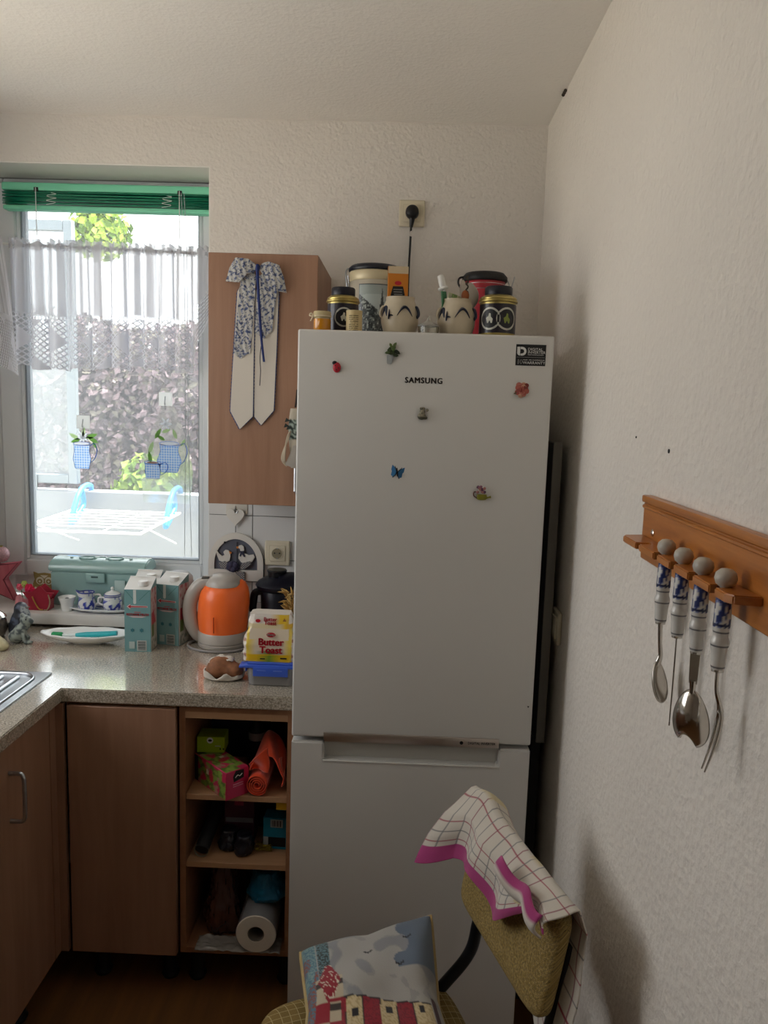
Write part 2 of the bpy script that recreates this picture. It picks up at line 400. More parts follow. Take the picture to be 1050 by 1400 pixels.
# drying rack
dr = thing('drying_rack', 'white balcony drying rack with blue plastic hooks over the parapet', 'drying rack', (-1.32, 3.66, 1.14))
for i, x in enumerate((-.235, .215)):
    s = 1
    tube('blue_hook', [(x, .10, .055), (x, .10, .105), (x, .02, .11), (x, -.05, .075), (x, -.12, -.015), (x, -.13, -.05), (x, -.03, -.005), (x, .012, .03), (x, -.01, .10)], .013, pbr('light_blue_plastic', '#3f8fd0', .4), dr, 8)
rb = [([(-.27, -.02, 0), (.25, -.02, 0)], .0045), ([(-.27, -.58, -.01), (.25, -.58, -.01)], .006), ([(-.27, -.02, 0), (-.27, -.58, -.01)], .006), ([(.25, -.02, 0), (.25, -.58, -.01)], .006), ([(.08, -.06, 0), (.08, -.55, -.01)], .003)]
for p, r in rb: tube('frame_tube', p, r, 'white_pl', dr, 6, False)
for k in range(6): tube('line_bar', [(-.27, -.10-.08*k, 0), (.25, -.10-.08*k, 0)], .0035, 'white_pl', dr, 5, False)
for x in (-.25, .23): tube('support_leg', [(x, -.45, -.008), (x, -.02, -.15)], .004, 'white_pl', dr, 5, False)
# garden
struct(box('garden_ground', -14, 8, -9, 16, -.7, -.6, pbr('pale_bounce_ground', '#c2bdb2', .9, var=.3, vscale=3)), 'ground outside, made pale to bounce light indoors')  # ground tone made pale so it throws daylight up to the ceiling
def leaves(name, n, posfn, size, mats, label, cat, aspect=.62):
    vs_, fs, mi = [], [], []
    for k in range(n):
        p, nrm = posfn()
        d = Vector((random.uniform(-1, 1), random.uniform(-1, 1), random.uniform(-.8, .8)))
        nn = (nrm + d*.9).normalized()
        a = nn.cross(Vector((random.uniform(-1, 1), random.uniform(-1, 1), random.uniform(-1, 1)))).normalized(); b = nn.cross(a)
        s = size*random.uniform(.6, 1.3); i = len(vs_)
        vs_ += [tuple(p-a*s), tuple(p-a*s*.1+b*s*aspect+nn*s*.12), tuple(p+a*s), tuple(p-a*s*.1-b*s*aspect+nn*s*.12)]
        fs += [(i, i+1, i+2), (i, i+2, i+3)]; m_ = random.randrange(len(mats)); mi += [m_, m_]
    me = bpy.data.meshes.new(name); me.from_pydata(vs_, [], fs); me.update()
    o = obj(name, me, mats)
    me.polygons.foreach_set('material_index', mi)
    if label: tag(o, label, cat, None, 'stuff')
    return o
def leafmat(n, c): return pbr(n, c, .75, spec=.15)
pm = [leafmat('copper_leaf', '#66575b'), leafmat('copper_leaf_dark', '#4f464a'), leafmat('copper_leaf_pale', '#8d7b80'), leafmat('copper_leaf_green', '#6a655a')]
def hp():
    x = random.uniform(-4.6, .6); z = random.uniform(-.2, 2.25+.25*fbm(x, 3, 0, 1.3))
    y = 5.6+.35*fbm(x, z, 5, 1.1)+random.uniform(-.08, .75)
    return Vector((x, y, z)), Vector((0, -1, .5))
leaves('copper_hedge', 60000, hp, .032, pm, 'tall hedge of purple copper leaves beyond the balcony', 'hedge')
hedge = bpy.data.objects['copper_hedge']
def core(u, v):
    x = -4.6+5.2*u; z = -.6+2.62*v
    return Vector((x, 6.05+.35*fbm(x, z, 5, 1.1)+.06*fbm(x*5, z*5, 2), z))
grid('dark_backing', 90, 45, core, leafmat('hedge_backing', '#3d3337'), hedge, None, .25)  # dark sheet added behind the leaves to close bright gaps
gm = [leafmat('green_leaf', '#7f9a35'), leafmat('green_leaf_light', '#a3bd4f'), leafmat('green_leaf_dark', '#53702a')]
def shrub(name, c, r, n, label, size=.05, mats=gm):
    t = thing(name, label, 'tree' if 'tree' in name else 'shrub', (c[0], c[1], -.6))
    def fn():
        d = Vector((random.gauss(0, 1), random.gauss(0, 1), random.gauss(0, 1))).normalized(); q = random.uniform(.6, 1.05)
        return Vector((d.x*r[0]*q, d.y*r[1]*q, c[2]+.6+d.z*r[2]*q)), d
    f = leaves('foliage', n, fn, size, mats, None, None); f.parent = t; f['kind'] = 'stuff'
    tube('trunk', [(0, 0, 0), (.02, 0, (c[2]+.6)*.5), (0, 0, c[2]+.6)], [.05 if 'tree' in name else .02, .02, .012], pbr('bark', '#5a4a3c', .9), t, 8)
shrub('green_shrub', (-1.55, 4.6, .95), (.22, .22, .40), 1500, 'yellow-green shrub just behind the parapet under the hanging cup', .04)
shrub('green_shrub', (-1.05, 4.75, .95), (.18, .2, .46), 1200, 'yellow-green shrub at the right edge of the window view', .04)
shrub('green_tree', (-3.65, 9.2, 3.62), (.36, .3, .30), 900, 'bright green treetop behind the hedge', .055)

# ================================================================== KITCHEN UNITS
wt = NT('speckled_worktop')
co = wt.coord()
v1 = wt.n('ShaderNodeTexNoise', ins={'Scale': 220, 'Detail': 3, 'Roughness': .7}); wt.l(co, v1.inputs[0])
v2 = wt.n('ShaderNodeTexVoronoi', ins={'Scale': 260}); wt.l(co, v2.inputs['Vector'])
mxn = wt.n('ShaderNodeMix', data_type='RGBA', blend_type='MULTIPLY', ins={0: 1.0})
wt.l(wt.ramp(v1.outputs[0], [(.36, '#857d70'), (.5, '#b0a797'), (.64, '#d0c8ba')]), mxn.inputs[6])
wt.l(wt.ramp(v2.outputs['Distance'], [(.1, '#8b8377'), (.3, '#ffffff')]), mxn.inputs[7])
wt.l(mxn.outputs[2], wt.b.inputs['Base Color']); wt.b.inputs['Roughness'].default_value = .16; wt.b.inputs['Coat Weight'].default_value = 1.0; wt.b.inputs['Coat Roughness'].default_value = .10; wt.b.inputs['Specular IOR Level'].default_value = 1.0; wt.b.inputs['Coat IOR'].default_value = 2.0
nb = wt.n('ShaderNodeTexNoise', ins={'Scale': 300, 'Detail': 2}); wt.l(co, nb.inputs[0]); wt.bump(nb.outputs[0], .02, .0003)
MT['worktop'] = wt.m
wkt = tag(plate('worktop', [(XL+.002, YB-.002), (XL+.002, -.2), (-.889, -.2), (-.889, 1.933), (-.262, 1.933), (-.262, YB-.012), (HX+.0, YB-.012), (HX, YB-.002)], .038, 'worktop', None,
    Matrix(((1, 0, 0, 0), (0, 0, 1, 0), (0, 1, 0, .867), (0, 0, 0, 1))), 0, None, .003), 'speckled beige L-shaped kitchen worktop', 'worktop')
def carcass(parent, x0, x1, y0, y1, z0, z1, t=.016, m='cabin', back=True):
    box('side_panel', x0, x0+t, y0, y1, z0, z1, m, parent); box('side_panel', x1-t, x1, y0, y1, z0, z1, m, parent)
    box('bottom_panel', x0+t, x1-t, y0, y1, z0, z0+t, m, parent); box('top_panel', x0+t, x1-t, y0, y1, z1-t, z1, m, parent)
    if back: box('back_panel', x0+t, x1-t, y1-.008, y1, z0+t, z1-t, m, parent)
footm = MT['blackm']
# corner unit with a blank door
c1 = thing('base_cabinet', 'corner base cabinet with plain brown door, no handle, under the worktop', 'cabinet', (-.73, 1.953, 0))
carcass(c1, -.155, .142, .002, .56, .135, .862)
box('door', -.148, .146, -.018, .0, .135, .857, 'beech', c1, .0015, 1)
for x in (-.1, .1): lathe('foot', [(.022, 0), (.026, .01), (.02, .02), (.02, .115), (.03, .135)], footm, c1, (x, .08, 0), 16)
# open shelf unit
c2 = thing('shelf_cabinet', 'open three-tier base shelf unit between the corner cabinet and the fridge', 'cabinet', (-.42, 1.953, 0))
carcass(c2, -.158, .152, .0, .55, .135, .862)
for z in (.592, .392): box('shelf', -.142, .136, .004, .54, z, z+.016, 'beechx', c2, .001, 1)
box('front_rail', -.142, .136, .0, .02, .828, .846, 'beechx', c2)
for x in (-.13, .13): lathe('foot', [(.022, 0), (.026, .01), (.02, .02), (.02, .115), (.03, .135)], footm, c2, (x, .08, 0), 16)
# left run
def leftcab(y0, y1, label, hy):
    c = thing('base_cabinet', label, 'cabinet', (-.909, (y0+y1)/2, 0)); h = (y1-y0)/2
    for s in (-1, 1): box('side_panel', -.55, -.018, s*h-(.016 if s > 0 else 0), s*h+(.016 if s < 0 else 0), .135, .862, 'cabin', c)
    box('bottom_panel', -.55, -.018, -h+.016, h-.016, .135, .151, 'cabin', c); box('back_panel', -.56, -.55, -h, h, .135, .862, 'cabin', c)
    d = box('door', -.018, 0, -h+.002, h-.002, .135, .857, 'beech', c, .0015, 1)
    if hy is not None:
        y = hy-(y0+y1)/2
        tube('handle', [(0, y, .785), (.026, y, .785), (.034, y, .777), (.036, y, .76), (.036, y, .69), (.034, y, .672), (.026, y, .664), (0, y, .664)], .0052, 'steel', d, 10)
    for s in (-1, 1): lathe('foot', [(.022, 0), (.026, .01), (.02, .02), (.02, .115), (.03, .135)], footm, c, (-.08, s*(h-.06), 0), 16)
leftcab(1.34, 1.90, 'base cabinet on the left run with a bar handle near the corner', 1.69)
leftcab(.74, 1.338, 'base cabinet nearest the camera on the left run', 1.29)
cf = thing('corner_filler', 'narrow brown corner post between the two runs of base cabinets', 'cabinet', (-.9, 1.93, 0))
box('filler_strip', -.027, -.009, -.029, .02, .135, .862, 'beech', cf); box('filler_strip', -.009, .012, .004, .02, .135, .862, 'beech', cf)
# wall cabinet
wc = thing('wall_cabinet', 'brown wall cabinet with a plain door hung with a bow, right of the window', 'cabinet', (-.4035, 2.17, 1.386))
carcass(wc, -.1525, .1525, .02, .378, 0, .70, .016, 'beech')
wd = box('door', -.1525, .1525, 0, .018, .0, .70, 'beech', wc, .0015, 1)
tube('handle', [(.104, 0, .21), (.104, -.028, .20), (.104, -.030, .19), (.104, -.030, .06), (.104, -.028, .05), (.104, 0, .04)], .006, 'steel', wd, 10)
# ================================================================== SINK
sk = thing('sink', 'stainless steel sink with ribbed drainer set in the left worktop', 'sink', (-1.2, 1.55, .905))
box('rim_plate', -.25, .238, -.75, .487, .0, .005, 'steel', sk, .002)
rim = [(.19, .44), (.19, -.10), (-.21, -.10), (-.21, .44)]
def rrect(x0, x1, y0, y1, r, n=6):
    out = []
    for cx, cy, a in ((x1-r, y1-r, 0), (x0+r, y1-r, PI/2), (x0+r, y0+r, PI), (x1-r, y0+r, 1.5*PI)):
        out += [(cx+r*math.cos(a+PI/2*k/n), cy+r*math.sin(a+PI/2*k/n)) for k in range(n+1)]
    return out
tube('drainer_rim', [(x, y, .006) for x, y in rrect(-.23, .214, -.16, .464, .05)], .005, 'steel', sk, 8, False, True)
for k in range(9): tube('drainer_rib', [(-.185+.044*k, .43, .0072), (-.185+.044*k, -.12, .0072)], .009, 'steel', sk, 8, False, flat=.7)
tube('basin_rim', [(x, y, .006) for x, y in rrect(-.22, .195, -.70, -.22, .07)], .006, 'steel', sk, 8, False, True)
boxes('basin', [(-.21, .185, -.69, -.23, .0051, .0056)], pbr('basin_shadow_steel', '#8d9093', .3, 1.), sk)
# ================================================================== FRIDGE
fx = .0446
F = thing('fridge_freezer', 'tall white fridge-freezer with two doors beside the right wall', 'fridge', (fx, 1.805, 0))
box('body', -.295, .295, .064, .66, .03, 1.842, 'white_enamel', F, .004)
box('door_seal', -.285, .285, .055, .066, .05, 1.835, 'gasket', F)
ud = box('upper_door', -.2975, .2975, 0, .056, .855, 1.85, 'white_enamel', F, .006, 3)
NL, NR, NB = -.216, .220, .797
ld = plate('lower_door', [(-.2975, .06), (.2975, .06), (.2975, .843), (NR, .843), (NR, NB), (NL, NB), (NL, .843), (-.2975, .843)], .056, 'white_enamel', F, None, 0, 40, .004)
plate('handle_recess', [(NL, .0), (NR, .0), (NR, .062), (NL, .062)], .012, pbr('recess_grey_white', '#c2c1bb', .4), ld, Matrix.Translation((0, .026, NB-.004)) @ Matrix.Rotation(math.radians(10), 4, 'X'))
box('recess_rim', NL-.003, NR+.003, -.002, .003, NB-.004, NB, 'white_enamel', ld, .001)
st = box('handle_strip', NL-.001, NR-.001, -.004, .02, .846, .870, pbr('polished_strip', '#d6cdc6', .32, 1.), ud, .003)
text('lettering', 'DIGITAL INVERTER', .0085, 'black', st, (.176, -.0045, .8575), sx=.95, bold=.0001)
lathe('logo_dot', [(.0045, 0), (.0045, .0006)], 'black', st, (.126, -.0041, .8578), 16, rot=Matrix.Rotation(PI/2, 3, 'X'))
box('door_gap_shadow_strip', -.29, .29, .03, .056, .843, .855, 'gasket', F)
lg = pbr('logo_dark_grey', '#54514f', .3, .7)
text('logo', 'SAMSUNG', .0185, lg, ud, (-.0010, -.0004, 1.7395), sx=.94, bold=.0007, sp=1.16)
bd = box('badge', .2095, .2785, -.0008, 0, 1.7815, 1.8295, MT['blackm'], ud)
wp = pbr('white_print', '#d9d9d6', .5)
def bl(z): return z
text('lettering', 'DIGITAL', .0088, wp, bd, (.2365, -.0009, 1.8185), align='LEFT', sx=1.05)
text('lettering', 'INVERTER', .0088, wp, bd, (.2365, -.0009, 1.8115), align='LEFT', sx=1.05)
text('lettering', 'TECHNOLOGY', .0034, wp, bd, (.2365, -.0009, 1.8060), align='LEFT', sx=1.6)
text('lettering', '10', .0155, wp, bd, (.2125, -.0009, 1.7895), align='LEFT', sx=.85, bold=.0003)
text('lettering', 'YEAR  ON COMPRESSOR', .0036, wp, bd, (.2265, -.0009, 1.7943), align='LEFT', sx=1.25)
text('lettering', 'WARRANTY', .0088, wp, bd, (.2265, -.0009, 1.7878), align='LEFT', sx=1.05)
box('divider_line', .212, .276, -.0010, -.0008, 1.8003, 1.8006, wp, bd)
bm = bmesh.new()
bmplate(bm, [(.2122, 1.8238), (.2190, 1.8238), (.2190, 1.804), (.2165, 1.8043), (.2138, 1.8062), (.2122, 1.8092)], .0003, None, -.0011)
bmplate(bm, [(.2200, 1.8238)]+[(.2235+.0100*math.cos(a), 1.8138+.0100*math.sin(a)) for a in [PI/2-k*PI/10 for k in range(11)]]+[(.2200, 1.804), (.2200, 1.8085), (.2230, 1.8085)]+[(.2235+.0048*math.cos(a), 1.8138+.0048*math.sin(a)) for a in [-PI/2+k*PI/8 for k in range(9)]]+[(.2200, 1.8188)], .0003, None, -.0011)
bmesh.ops.triangulate(bm, faces=[f for f in bm.faces if len(f.verts) > 4])
frombm('emblem', bm, wp, bd)
plate('lettering', [(.2835, .958), (.2885, .958), (.286, .953)], .0004, MT['blackm'], ud, None, -.0005)
# ---- magnets (on the upper door, plane y=1.805)
FY = 1.805
def mag(name, label, x, z, k=1.0):
    t = thing(name, label, 'magnet', (x, FY, z), 0, 'fridge magnets'); t.scale = (k, 1, k); return t
m = mag('ladybird_magnet', 'small red ladybird magnet near the top left of the fridge door', -.160, 1.765, 1.1)
r_ = Matrix.Rotation(math.radians(25), 3, 'Y')
ball('body', (0, -.003, -.001), .0095, 'red', m, 3, (.9, .5, 1.15)); ball('head', (-.005, -.003, .0085), .0055, 'black', m, 2, (1, .6, .8))
for a, b in ((-.003, .003), (.004, -.002), (-.001, -.006)): ball('spot', (a, -.0075, b), .0016, 'black', m, 1, (1, .4, 1))
m = mag('potted_plant_magnet', 'magnet of a green plant in a grey pot, at the top of the fridge door', -.031, 1.800, 1.1)
plate('pot', [(-.0115, -.022), (-.002, -.0225), (.003, -.006), (-.012, -.003)], .004, pbr('pot_grey', '#9da2a3', .5), m, None, -.004, None, .001)
for k, (x, z, a, s, c) in enumerate(((-.001, .002, 20, .010, '#2d3a1c'), (.009, .003, -30, .008, '#1b2413'), (-.007, .007, 60, .008, '#31421f'), (.002, .011, 80, .008, '#4c6431'), (-.004, .016, 120, .006, '#5d6e3a'), (.004, .018, 50, .006, '#55663a'), (-.011, .001, 10, .006, '#4a5a30'), (.006, -.004, -10, .007, '#26331a'))):
    R_ = Matrix.Translation((x, -.0045-.0004*k, z)) @ Matrix.Rotation(math.radians(-a), 4, 'Y')
    plate('leaf', [(-s, 0), (-s*.3, s*.5), (s*.5, s*.4), (s, 0), (s*.4, -s*.45), (-s*.4, -s*.4)], .003, pbr('leaf_green', c, .6), m, R_)
m = mag('kitten_magnet', 'small grey animal magnet below the fridge maker name', .044, 1.664, 1.15)
gcol = lambda p, n: '#4a4838' if (p.z < -.006 or fbm(p.x, p.z, 3, 300) > .15) else '#8f8873'
blob('figure', [(-.002, -.004, -.006, .009, .005, .007), (-.001, -.004, .003, .006, .004, .006), (-.001, -.005, .010, .006, .004, .003), (.009, -.004, .007, .003, .003, .003), (.006, -.004, -.009, .004, .003, .003)], 'print', m, .0016, gcol)
m = mag('rose_magnet', 'dusty pink rose magnet below the black sticker', .272, 1.726, 1.2)
for k in range(17):
    a = k*2.4; q = .0032*math.sqrt(k)*.85
    R_ = Matrix.Translation((q*math.cos(a), -.002-.004*(1-k/17), q*math.sin(a))) @ Matrix.Rotation(a, 4, 'Y') @ Matrix.Rotation(math.radians(30), 4, 'Z')
    plate('petal', ring2(0, 0, .0058, 9), .0016, pbr('petal', ('#8e4038', '#a5584a', '#b77263', '#c59a80')[k % 4], .7), m, R_)
plate('leaf', [(-.016, -.008), (-.010, -.004), (-.009, -.010)], .002, pbr('leaf_dark', '#4b4a33', .7), m, None, -.003)
m = mag('butterfly_magnet', 'blue butterfly magnet in the middle of the fridge door', -.011, 1.525, 1.35)
bb_, bk_ = pbr('butterfly_blue', '#2f6fa0', .5), pbr('butterfly_edge', '#15283d', .5)
for s, tilt in ((-1, 8), (1, 8)):
    T_ = Matrix.Rotation(math.radians(12), 4, 'Y') @ Matrix.Rotation(math.radians(18*s), 4, 'Z')
    plate('wing_edge', [(0, 0), (s*.007, .011), (s*.017, .0165), (s*.016, .006), (s*.011, -.002), (s*.011, -.009), (s*.005, -.012), (0, -.004)], .001, bk_, m, T_, -.002)
    plate('wing', [(s*.001, 0), (s*.007, .008), (s*.014, .012), (s*.013, .005), (s*.009, -.001), (s*.009, -.008), (s*.005, -.010), (s*.001, -.004)], .001, bb_, m, T_, -.0035)
tube('body', [(.001, -.004, -.008), (0, -.0045, 0), (-.001, -.004, .007)], .0012, 'black', m, 6)
m = mag('watering_can_magnet', 'magnet of a yellow-green watering can holding purple flowers', .190, 1.478, 1.25)
yc = pbr('olive_yellow', '#7d7a1c', .5)
lathe('can', [(.003, -.011), (.008, -.010), (.010, -.005), (.009, 0)], yc, m, (.001, -.003, 0), 18, sy=.4)
tube('spout', [(.008, -.003, -.007), (.014, -.004, -.005), (.018, -.004, -.004)], [.0022, .0014, .0028], yc, m, 6)
tube('handle', [(-.007, -.003, -.008), (-.014, -.003, -.003), (-.014, -.003, .004), (-.008, -.003, .004)], .0012, pbr('can_brown', '#5b3a28', .5), m, 6)
for k in range(13): ball('flower', (-.009+.019*random.random(), -.005-.002*random.random(), .001+.014*random.random()), .0033, pbr('flower', random.choice(['#5a3450', '#8a5a6c', '#b78a78', '#4a2c40', '#a0706a']), .8), m, 1, (1, .6, 1))

# ================================================================== ON TOP OF THE FRIDGE (z=1.842)
ZT = 1.8425
def tea_tin(x, y, r, h, label, medal, rz=0):
    t = thing('tea_tin', label, 'tin', (x, y, ZT), rz, 'round tea tins on the fridge')
    hb = h*.80
    lathe('body', [(r*.94, 0), (r*.98, .003), (r*.98, hb*.86)], 'gold', t, seg=40)
    lathe('label_band', [(r*.985, hb*.14), (r*.99, hb*.14), (r*.99, hb*.82), (r*.985, hb*.82)], pbr('label_black_plum', '#17101c', .35, coat=.3), t, seg=40, cap=False)
    lathe('shoulder', [(r*1.0, hb*.86), (r*1.06, hb*.88), (r*1.06, hb*.91), (r*1.0, hb*.93), (r*1.02, hb*.96), (r*.95, hb), (r*.72, hb*1.05)], 'gold', t, seg=40)
    lathe('lid', [(r*.73, hb*1.04), (r*.75, hb*1.06), (r*.75, h*.975), (r*.70, h), (.0, h)], 'dark', t, seg=40)
    for k, a in enumerate(medal):
        def cyl(u, v, a=a, rr=r*1.0, q=1.0):
            x_ = (u-.5)*2; z_ = (v-.5)*2
        pts = []
        for nm, ro, mt, off in (('medallion_ring', .60, pbr('medal_silver', '#b9b8ae', .4, .3), 1.002), ('medallion', .50, pbr('medal_black', '#101316', .4), 1.006), ('medallion_picture', .30, pbr('medal_picture', '#c9c9bb' if k == 0 else '#7d8a3c', .5), 1.010)):
            bm = bmesh.new(); cz = hb*.47; R_ = ro*r
            if nm == 'medallion_picture': outline = [(-.45, -.8), (.5, -.8), (.62, -.1), (.25, .3), (.2, .85), (-.1, .95), (-.25, .4), (-.7, .1)]
            else: outline = [(math.cos(2*PI*i/28), math.sin(2*PI*i/28)) for i in range(28)]
            vv = [bm.verts.new((r*off*math.sin(a+px*R_/r), -r*off*math.cos(a+px*R_/r), cz+pz*R_)) for px, pz in outline]
            c0 = bm.verts.new((r*off*math.sin(a), -r*off*math.cos(a), cz))
            for i in range(len(vv)): bm.faces.new((c0, vv[i], vv[(i+1) % len(vv)]))
            frombm(nm, bm, mt, t, 180)
    return t
tea_tin(-.157, 1.90, .0385, .116, 'gold and plum tea tin with a dark lid behind the honey jar', [.15])
tea_tin(.2145, 1.866, .0435, .123, 'gold and plum tea tin with a dark lid, rightmost on the fridge', [-.55, .42])
# honey jar
t = thing('honey_jar', 'small honey jar with a cloth-tied lid at the left end of the fridge top', 'jar', (-.2005, 1.838, ZT)); t.scale = (.98, .98, .78)
lathe('jar_neck', [(.0205, .0435), (.0195, .046), (.018, .048), (.018, .052)], pbr('jar_glass', '#b9a98a', .1, coat=.5), t, seg=24)
lathe('honey', [(.0195, 0), (.021, .003), (.021, .0432), (0, .0432)], pbr('honey', '#c58212', .12, coat=.6), t, seg=24)
lathe('lid', [(.0205, .048), (.0215, .05), (.0215, .062), (.020, .066), (0, .067)], pbr('lid_cloth', '#b9ab84', .8), t, seg=24)
tube('string', [(.0218*math.cos(2*PI*k/20), .0218*math.sin(2*PI*k/20), .052) for k in range(20)], .0012, pbr('string', '#ddd2b8', .9), t, 6, False, True)
tube('bow', [(-.020, -.010, .052), (-.026, -.010, .060), (-.029, -.010, .052), (-.022, -.010, .050), (-.027, -.010, .036)], .0018, pbr('string', '#ddd2b8', .9), t, 6)
# cream spice canister
t = thing('spice_canister', 'small cream paper canister with fine print in front of the left tea tin', 'canister', (-.1247, 1.834, ZT)); t.scale = (.97, .97, .86)
def cc(u, v):
    if .12 < v < .82 and (int(v*26) % 2 == 0) and abs(u-.75) < .1 and fbm(u*90, v*30) > -.25: return '#6b5c3c'
    return '#c5b283'
grid('tube', 56, 50, lambda u, v: (.0195*math.cos(2*PI*u), .0195*math.sin(2*PI*u), .062*v), 'print', t, cc, 0, 180, True)
lathe('cap', [(.0195, .061), (.0198, .0625), (.0198, .064), (0, .064)], pbr('canister_top', '#c8b88c', .6), t, seg=24)
# tall clip-top tin with a grey town print
t = thing('clip_top_tin', 'tall grey clip-top tin printed with an old town and a spire', 'tin', (-.095, 2.20, ZT))
lathe('body', [(.064, 0), (.068, .003), (.068, .200), (.066, .203)], pbr('tin_greige', '#b2aa9a', .4, .2), t, seg=40)
def town(u, v):
    # u across, v up: sky, house roofs on a slope, a spire
    roof = .84-.50*u if u < .55 else .50+.05*math.sin(u*40)
    d = abs(u-.66)
    sp = .95-d*6 if d < .045 else (.66 if d < .07 else (.54 if d < .11 else 0))
    if u < .02 or v < .015 or v > .985 or u > .98: return '#3c4242'
    if v < max(roof, sp):
        n = fbm(int(u*26), int(v*34), 1, .77)+.5*fbm(u*60, v*60)
        if d < .05 and v > .25: return '#23292c' if n < .2 else '#4e5656'
        return '#23282a' if n < -.05 else ('#4a504f' if n < .3 else '#8f9690')
    return '#9fa8a6' if v < .8+.1*fbm(u*3, v*3) else '#8e9894'
grid('town_picture', 70, 90, lambda u, v: (.0688*math.sin(-.62+1.5*u), -.0688*math.cos(-.62+1.5*u), .006+.160*v), 'tinprint', t, town)
lathe('rim_band', [(.0685, .178), (.0705, .180), (.0705, .203), (.0685, .205)], pbr('rim_cream', '#c4b797', .4, .2), t, seg=40)
lathe('lid', [(.0715, .205), (.0735, .208), (.0735, .214), (.066, .221), (.03, .226), (0, .227)], 'dark', t, seg=40)
tube('clip', [(-.0735, -.012, .214), (-.080, -.012, .205), (-.079, -.012, .18), (-.076, -.012, .165), (-.072, -.012, .172), (-.075, -.012, .195)], .0022, 'steel', t, 6)
# stoneware pots
def ear_pot(x, y, r, h, label):
    t = thing('stoneware_pot', label, 'pot', (x, y, ZT), 0, 'stoneware pots on the fridge')
    lathe('pot', [(r*.70, 0), (r*.74, h*.03), (r*.86, h*.13), (r*.875, h*.15), (r*.90, h*.20), (r*.98, h*.34), (r, h*.46), (r*.975, h*.60), (r*.90, h*.76), (r*.80, h*.87), (r*.755, h*.93), (r*.77, h), (r*.71, h), (r*.70, h*.92), (r*.9, h*.5), (r*.75, h*.12), (0, h*.1)], 'stone', t, seg=40)
    prof = lambda z: r*(1.010-1.12*((z/h-.45)**2))
    def on(a, z): q = prof(z)*1.0; return (q*math.sin(a), -q*math.cos(a), z)
    for c, wd in ((.28, .42), (-.95, .2)):
        tube('glaze_crescent', [on(c-wd+2*wd*k/10, h*(.50+.22*math.sin(PI*k/10))) for k in range(11)], [.001, .004, .0075, .006, .004, .001], 'blueglaze', t, 6, False, flat=.5)
    for s in (-1,):
        tube('glaze_leaf', [on(-.62, h*.42), on(-.60, h*.52), on(-.62, h*.66)], [.004, .0065, .0015], 'blueglaze', t, 6, flat=.4)
        tube('glaze_leaf', [on(-.60, h*.50), on(-.48, h*.52), on(-.36, h*.50)], [.004, .005, .001], 'blueglaze', t, 6, flat=.4)
    for a in (-1.25, 1.15):
        p = lambda da, z, o: (prof(z)*1.0*math.sin(a)+o*math.sin(a)+da*math.cos(a), -prof(z)*math.cos(a)-o*math.cos(a)+da*math.sin(a), z)
        tube('ear_handle', [p(0, h*.74, -.003), p(0, h*.74, .002), p(0, h*.64, .004), p(0, h*.54, .003), p(0, h*.48, -.003)], .0036, 'blueglaze' if a > 0 else 'stone', t, 8)
    return t
ear_pot(-.0180, 1.875, .0452, .0935, 'grey-blue stoneware pot holding the orange carton')
ear_pot(.1175, 1.875, .0452, .0925, 'stoneware pot on the fridge holding brushes and sachets')
# orange carton in the left pot
t = thing('orange_carton', 'orange tea carton with a black label standing in the left stoneware pot', 'carton', (-.0255, 1.878, ZT+.022), 4); t.scale = (.92, .92, .92)
oc = pbr('carton_orange', '#c2761e', .55)
box('carton', -.026, .026, -.014, .014, 0, .137, oc, t, .0008, 1)
box('flap', -.026, .026, -.0145, -.0140, .137, .155, pbr('carton_pale', '#c7b495', .6), t); box('flap', -.026, .026, .0135, .0142, .137, .159, oc, t)
lb = plate('label', [(-.018, .02), (.018, .02), (.018, .085), (.013, .105), (-.013, .105), (-.018, .085)], .0006, MT['blackm'], t, None, -.0148)
for k in range(11): box('print_line', -.012+.001*(k % 3), .012-.0015*(k % 2), -.0152, -.0148, .096-.0062*k, .098-.0062*k, pbr('print_grey', '#7d7d7c', .5), lb)
plate('red_seal', ring2(0, .113, .009, 16, ez=.6), .0005, MT['red'], t, None, -.0146)
# glass sugar dish
t = thing('glass_sugar_dish', 'small ribbed glass dish with a pointed lid between the two stoneware pots', 'dish', (.0505, 1.836, ZT)); t.scale = (.90, .90, .70)
lathe('dish', [(.020, 0), (.026, .003), (.028, .034), (.0255, .034), (.023, .006), (0, .005)], 'glass', t, seg=32)
lathe('lid', [(.029, .034), (.029, .038), (.022, .043), (.011, .050), (.007, .054), (.0035, .060), (.0012, .068), (0, .069)], pbr('frosted_glass_lid', '#dcd8d0', .25, trans=.6), t, seg=32)
# red clip tin behind
t = thing('clip_top_tin', 'red clip-top tin with a black lid behind the right stoneware pot', 'tin', (.213, 2.21, ZT))
lathe('body', [(.055, 0), (.058, .003), (.058, .188), (.057, .19)], pbr('tin_crimson', '#9c1226', .35, coat=.3), t, seg=40)
for z in (.165, .18): lathe('silver_line', [(.0583, z), (.0586, z), (.0586, z+.0012), (.0583, z+.0012)], 'steel', t, seg=40, cap=False)
lathe('lid', [(.060, .188), (.063, .191), (.063, .202), (.054, .212), (0, .216)], 'blackm', t, seg=40)
tube('clip', [(.060, -.01, .20), (.068, -.01, .182), (.064, -.01, .168), (.070, -.01, .165), (.076, -.01, .182), (.082, -.01, .205)], .0016, 'steel', t, 6)
tube('clip', [(-.060, -.015, .20), (-.072, -.015, .196), (-.074, -.015, .182), (-.066, -.015, .17), (-.060, -.015, .168)], .003, 'blackm', t, 6)
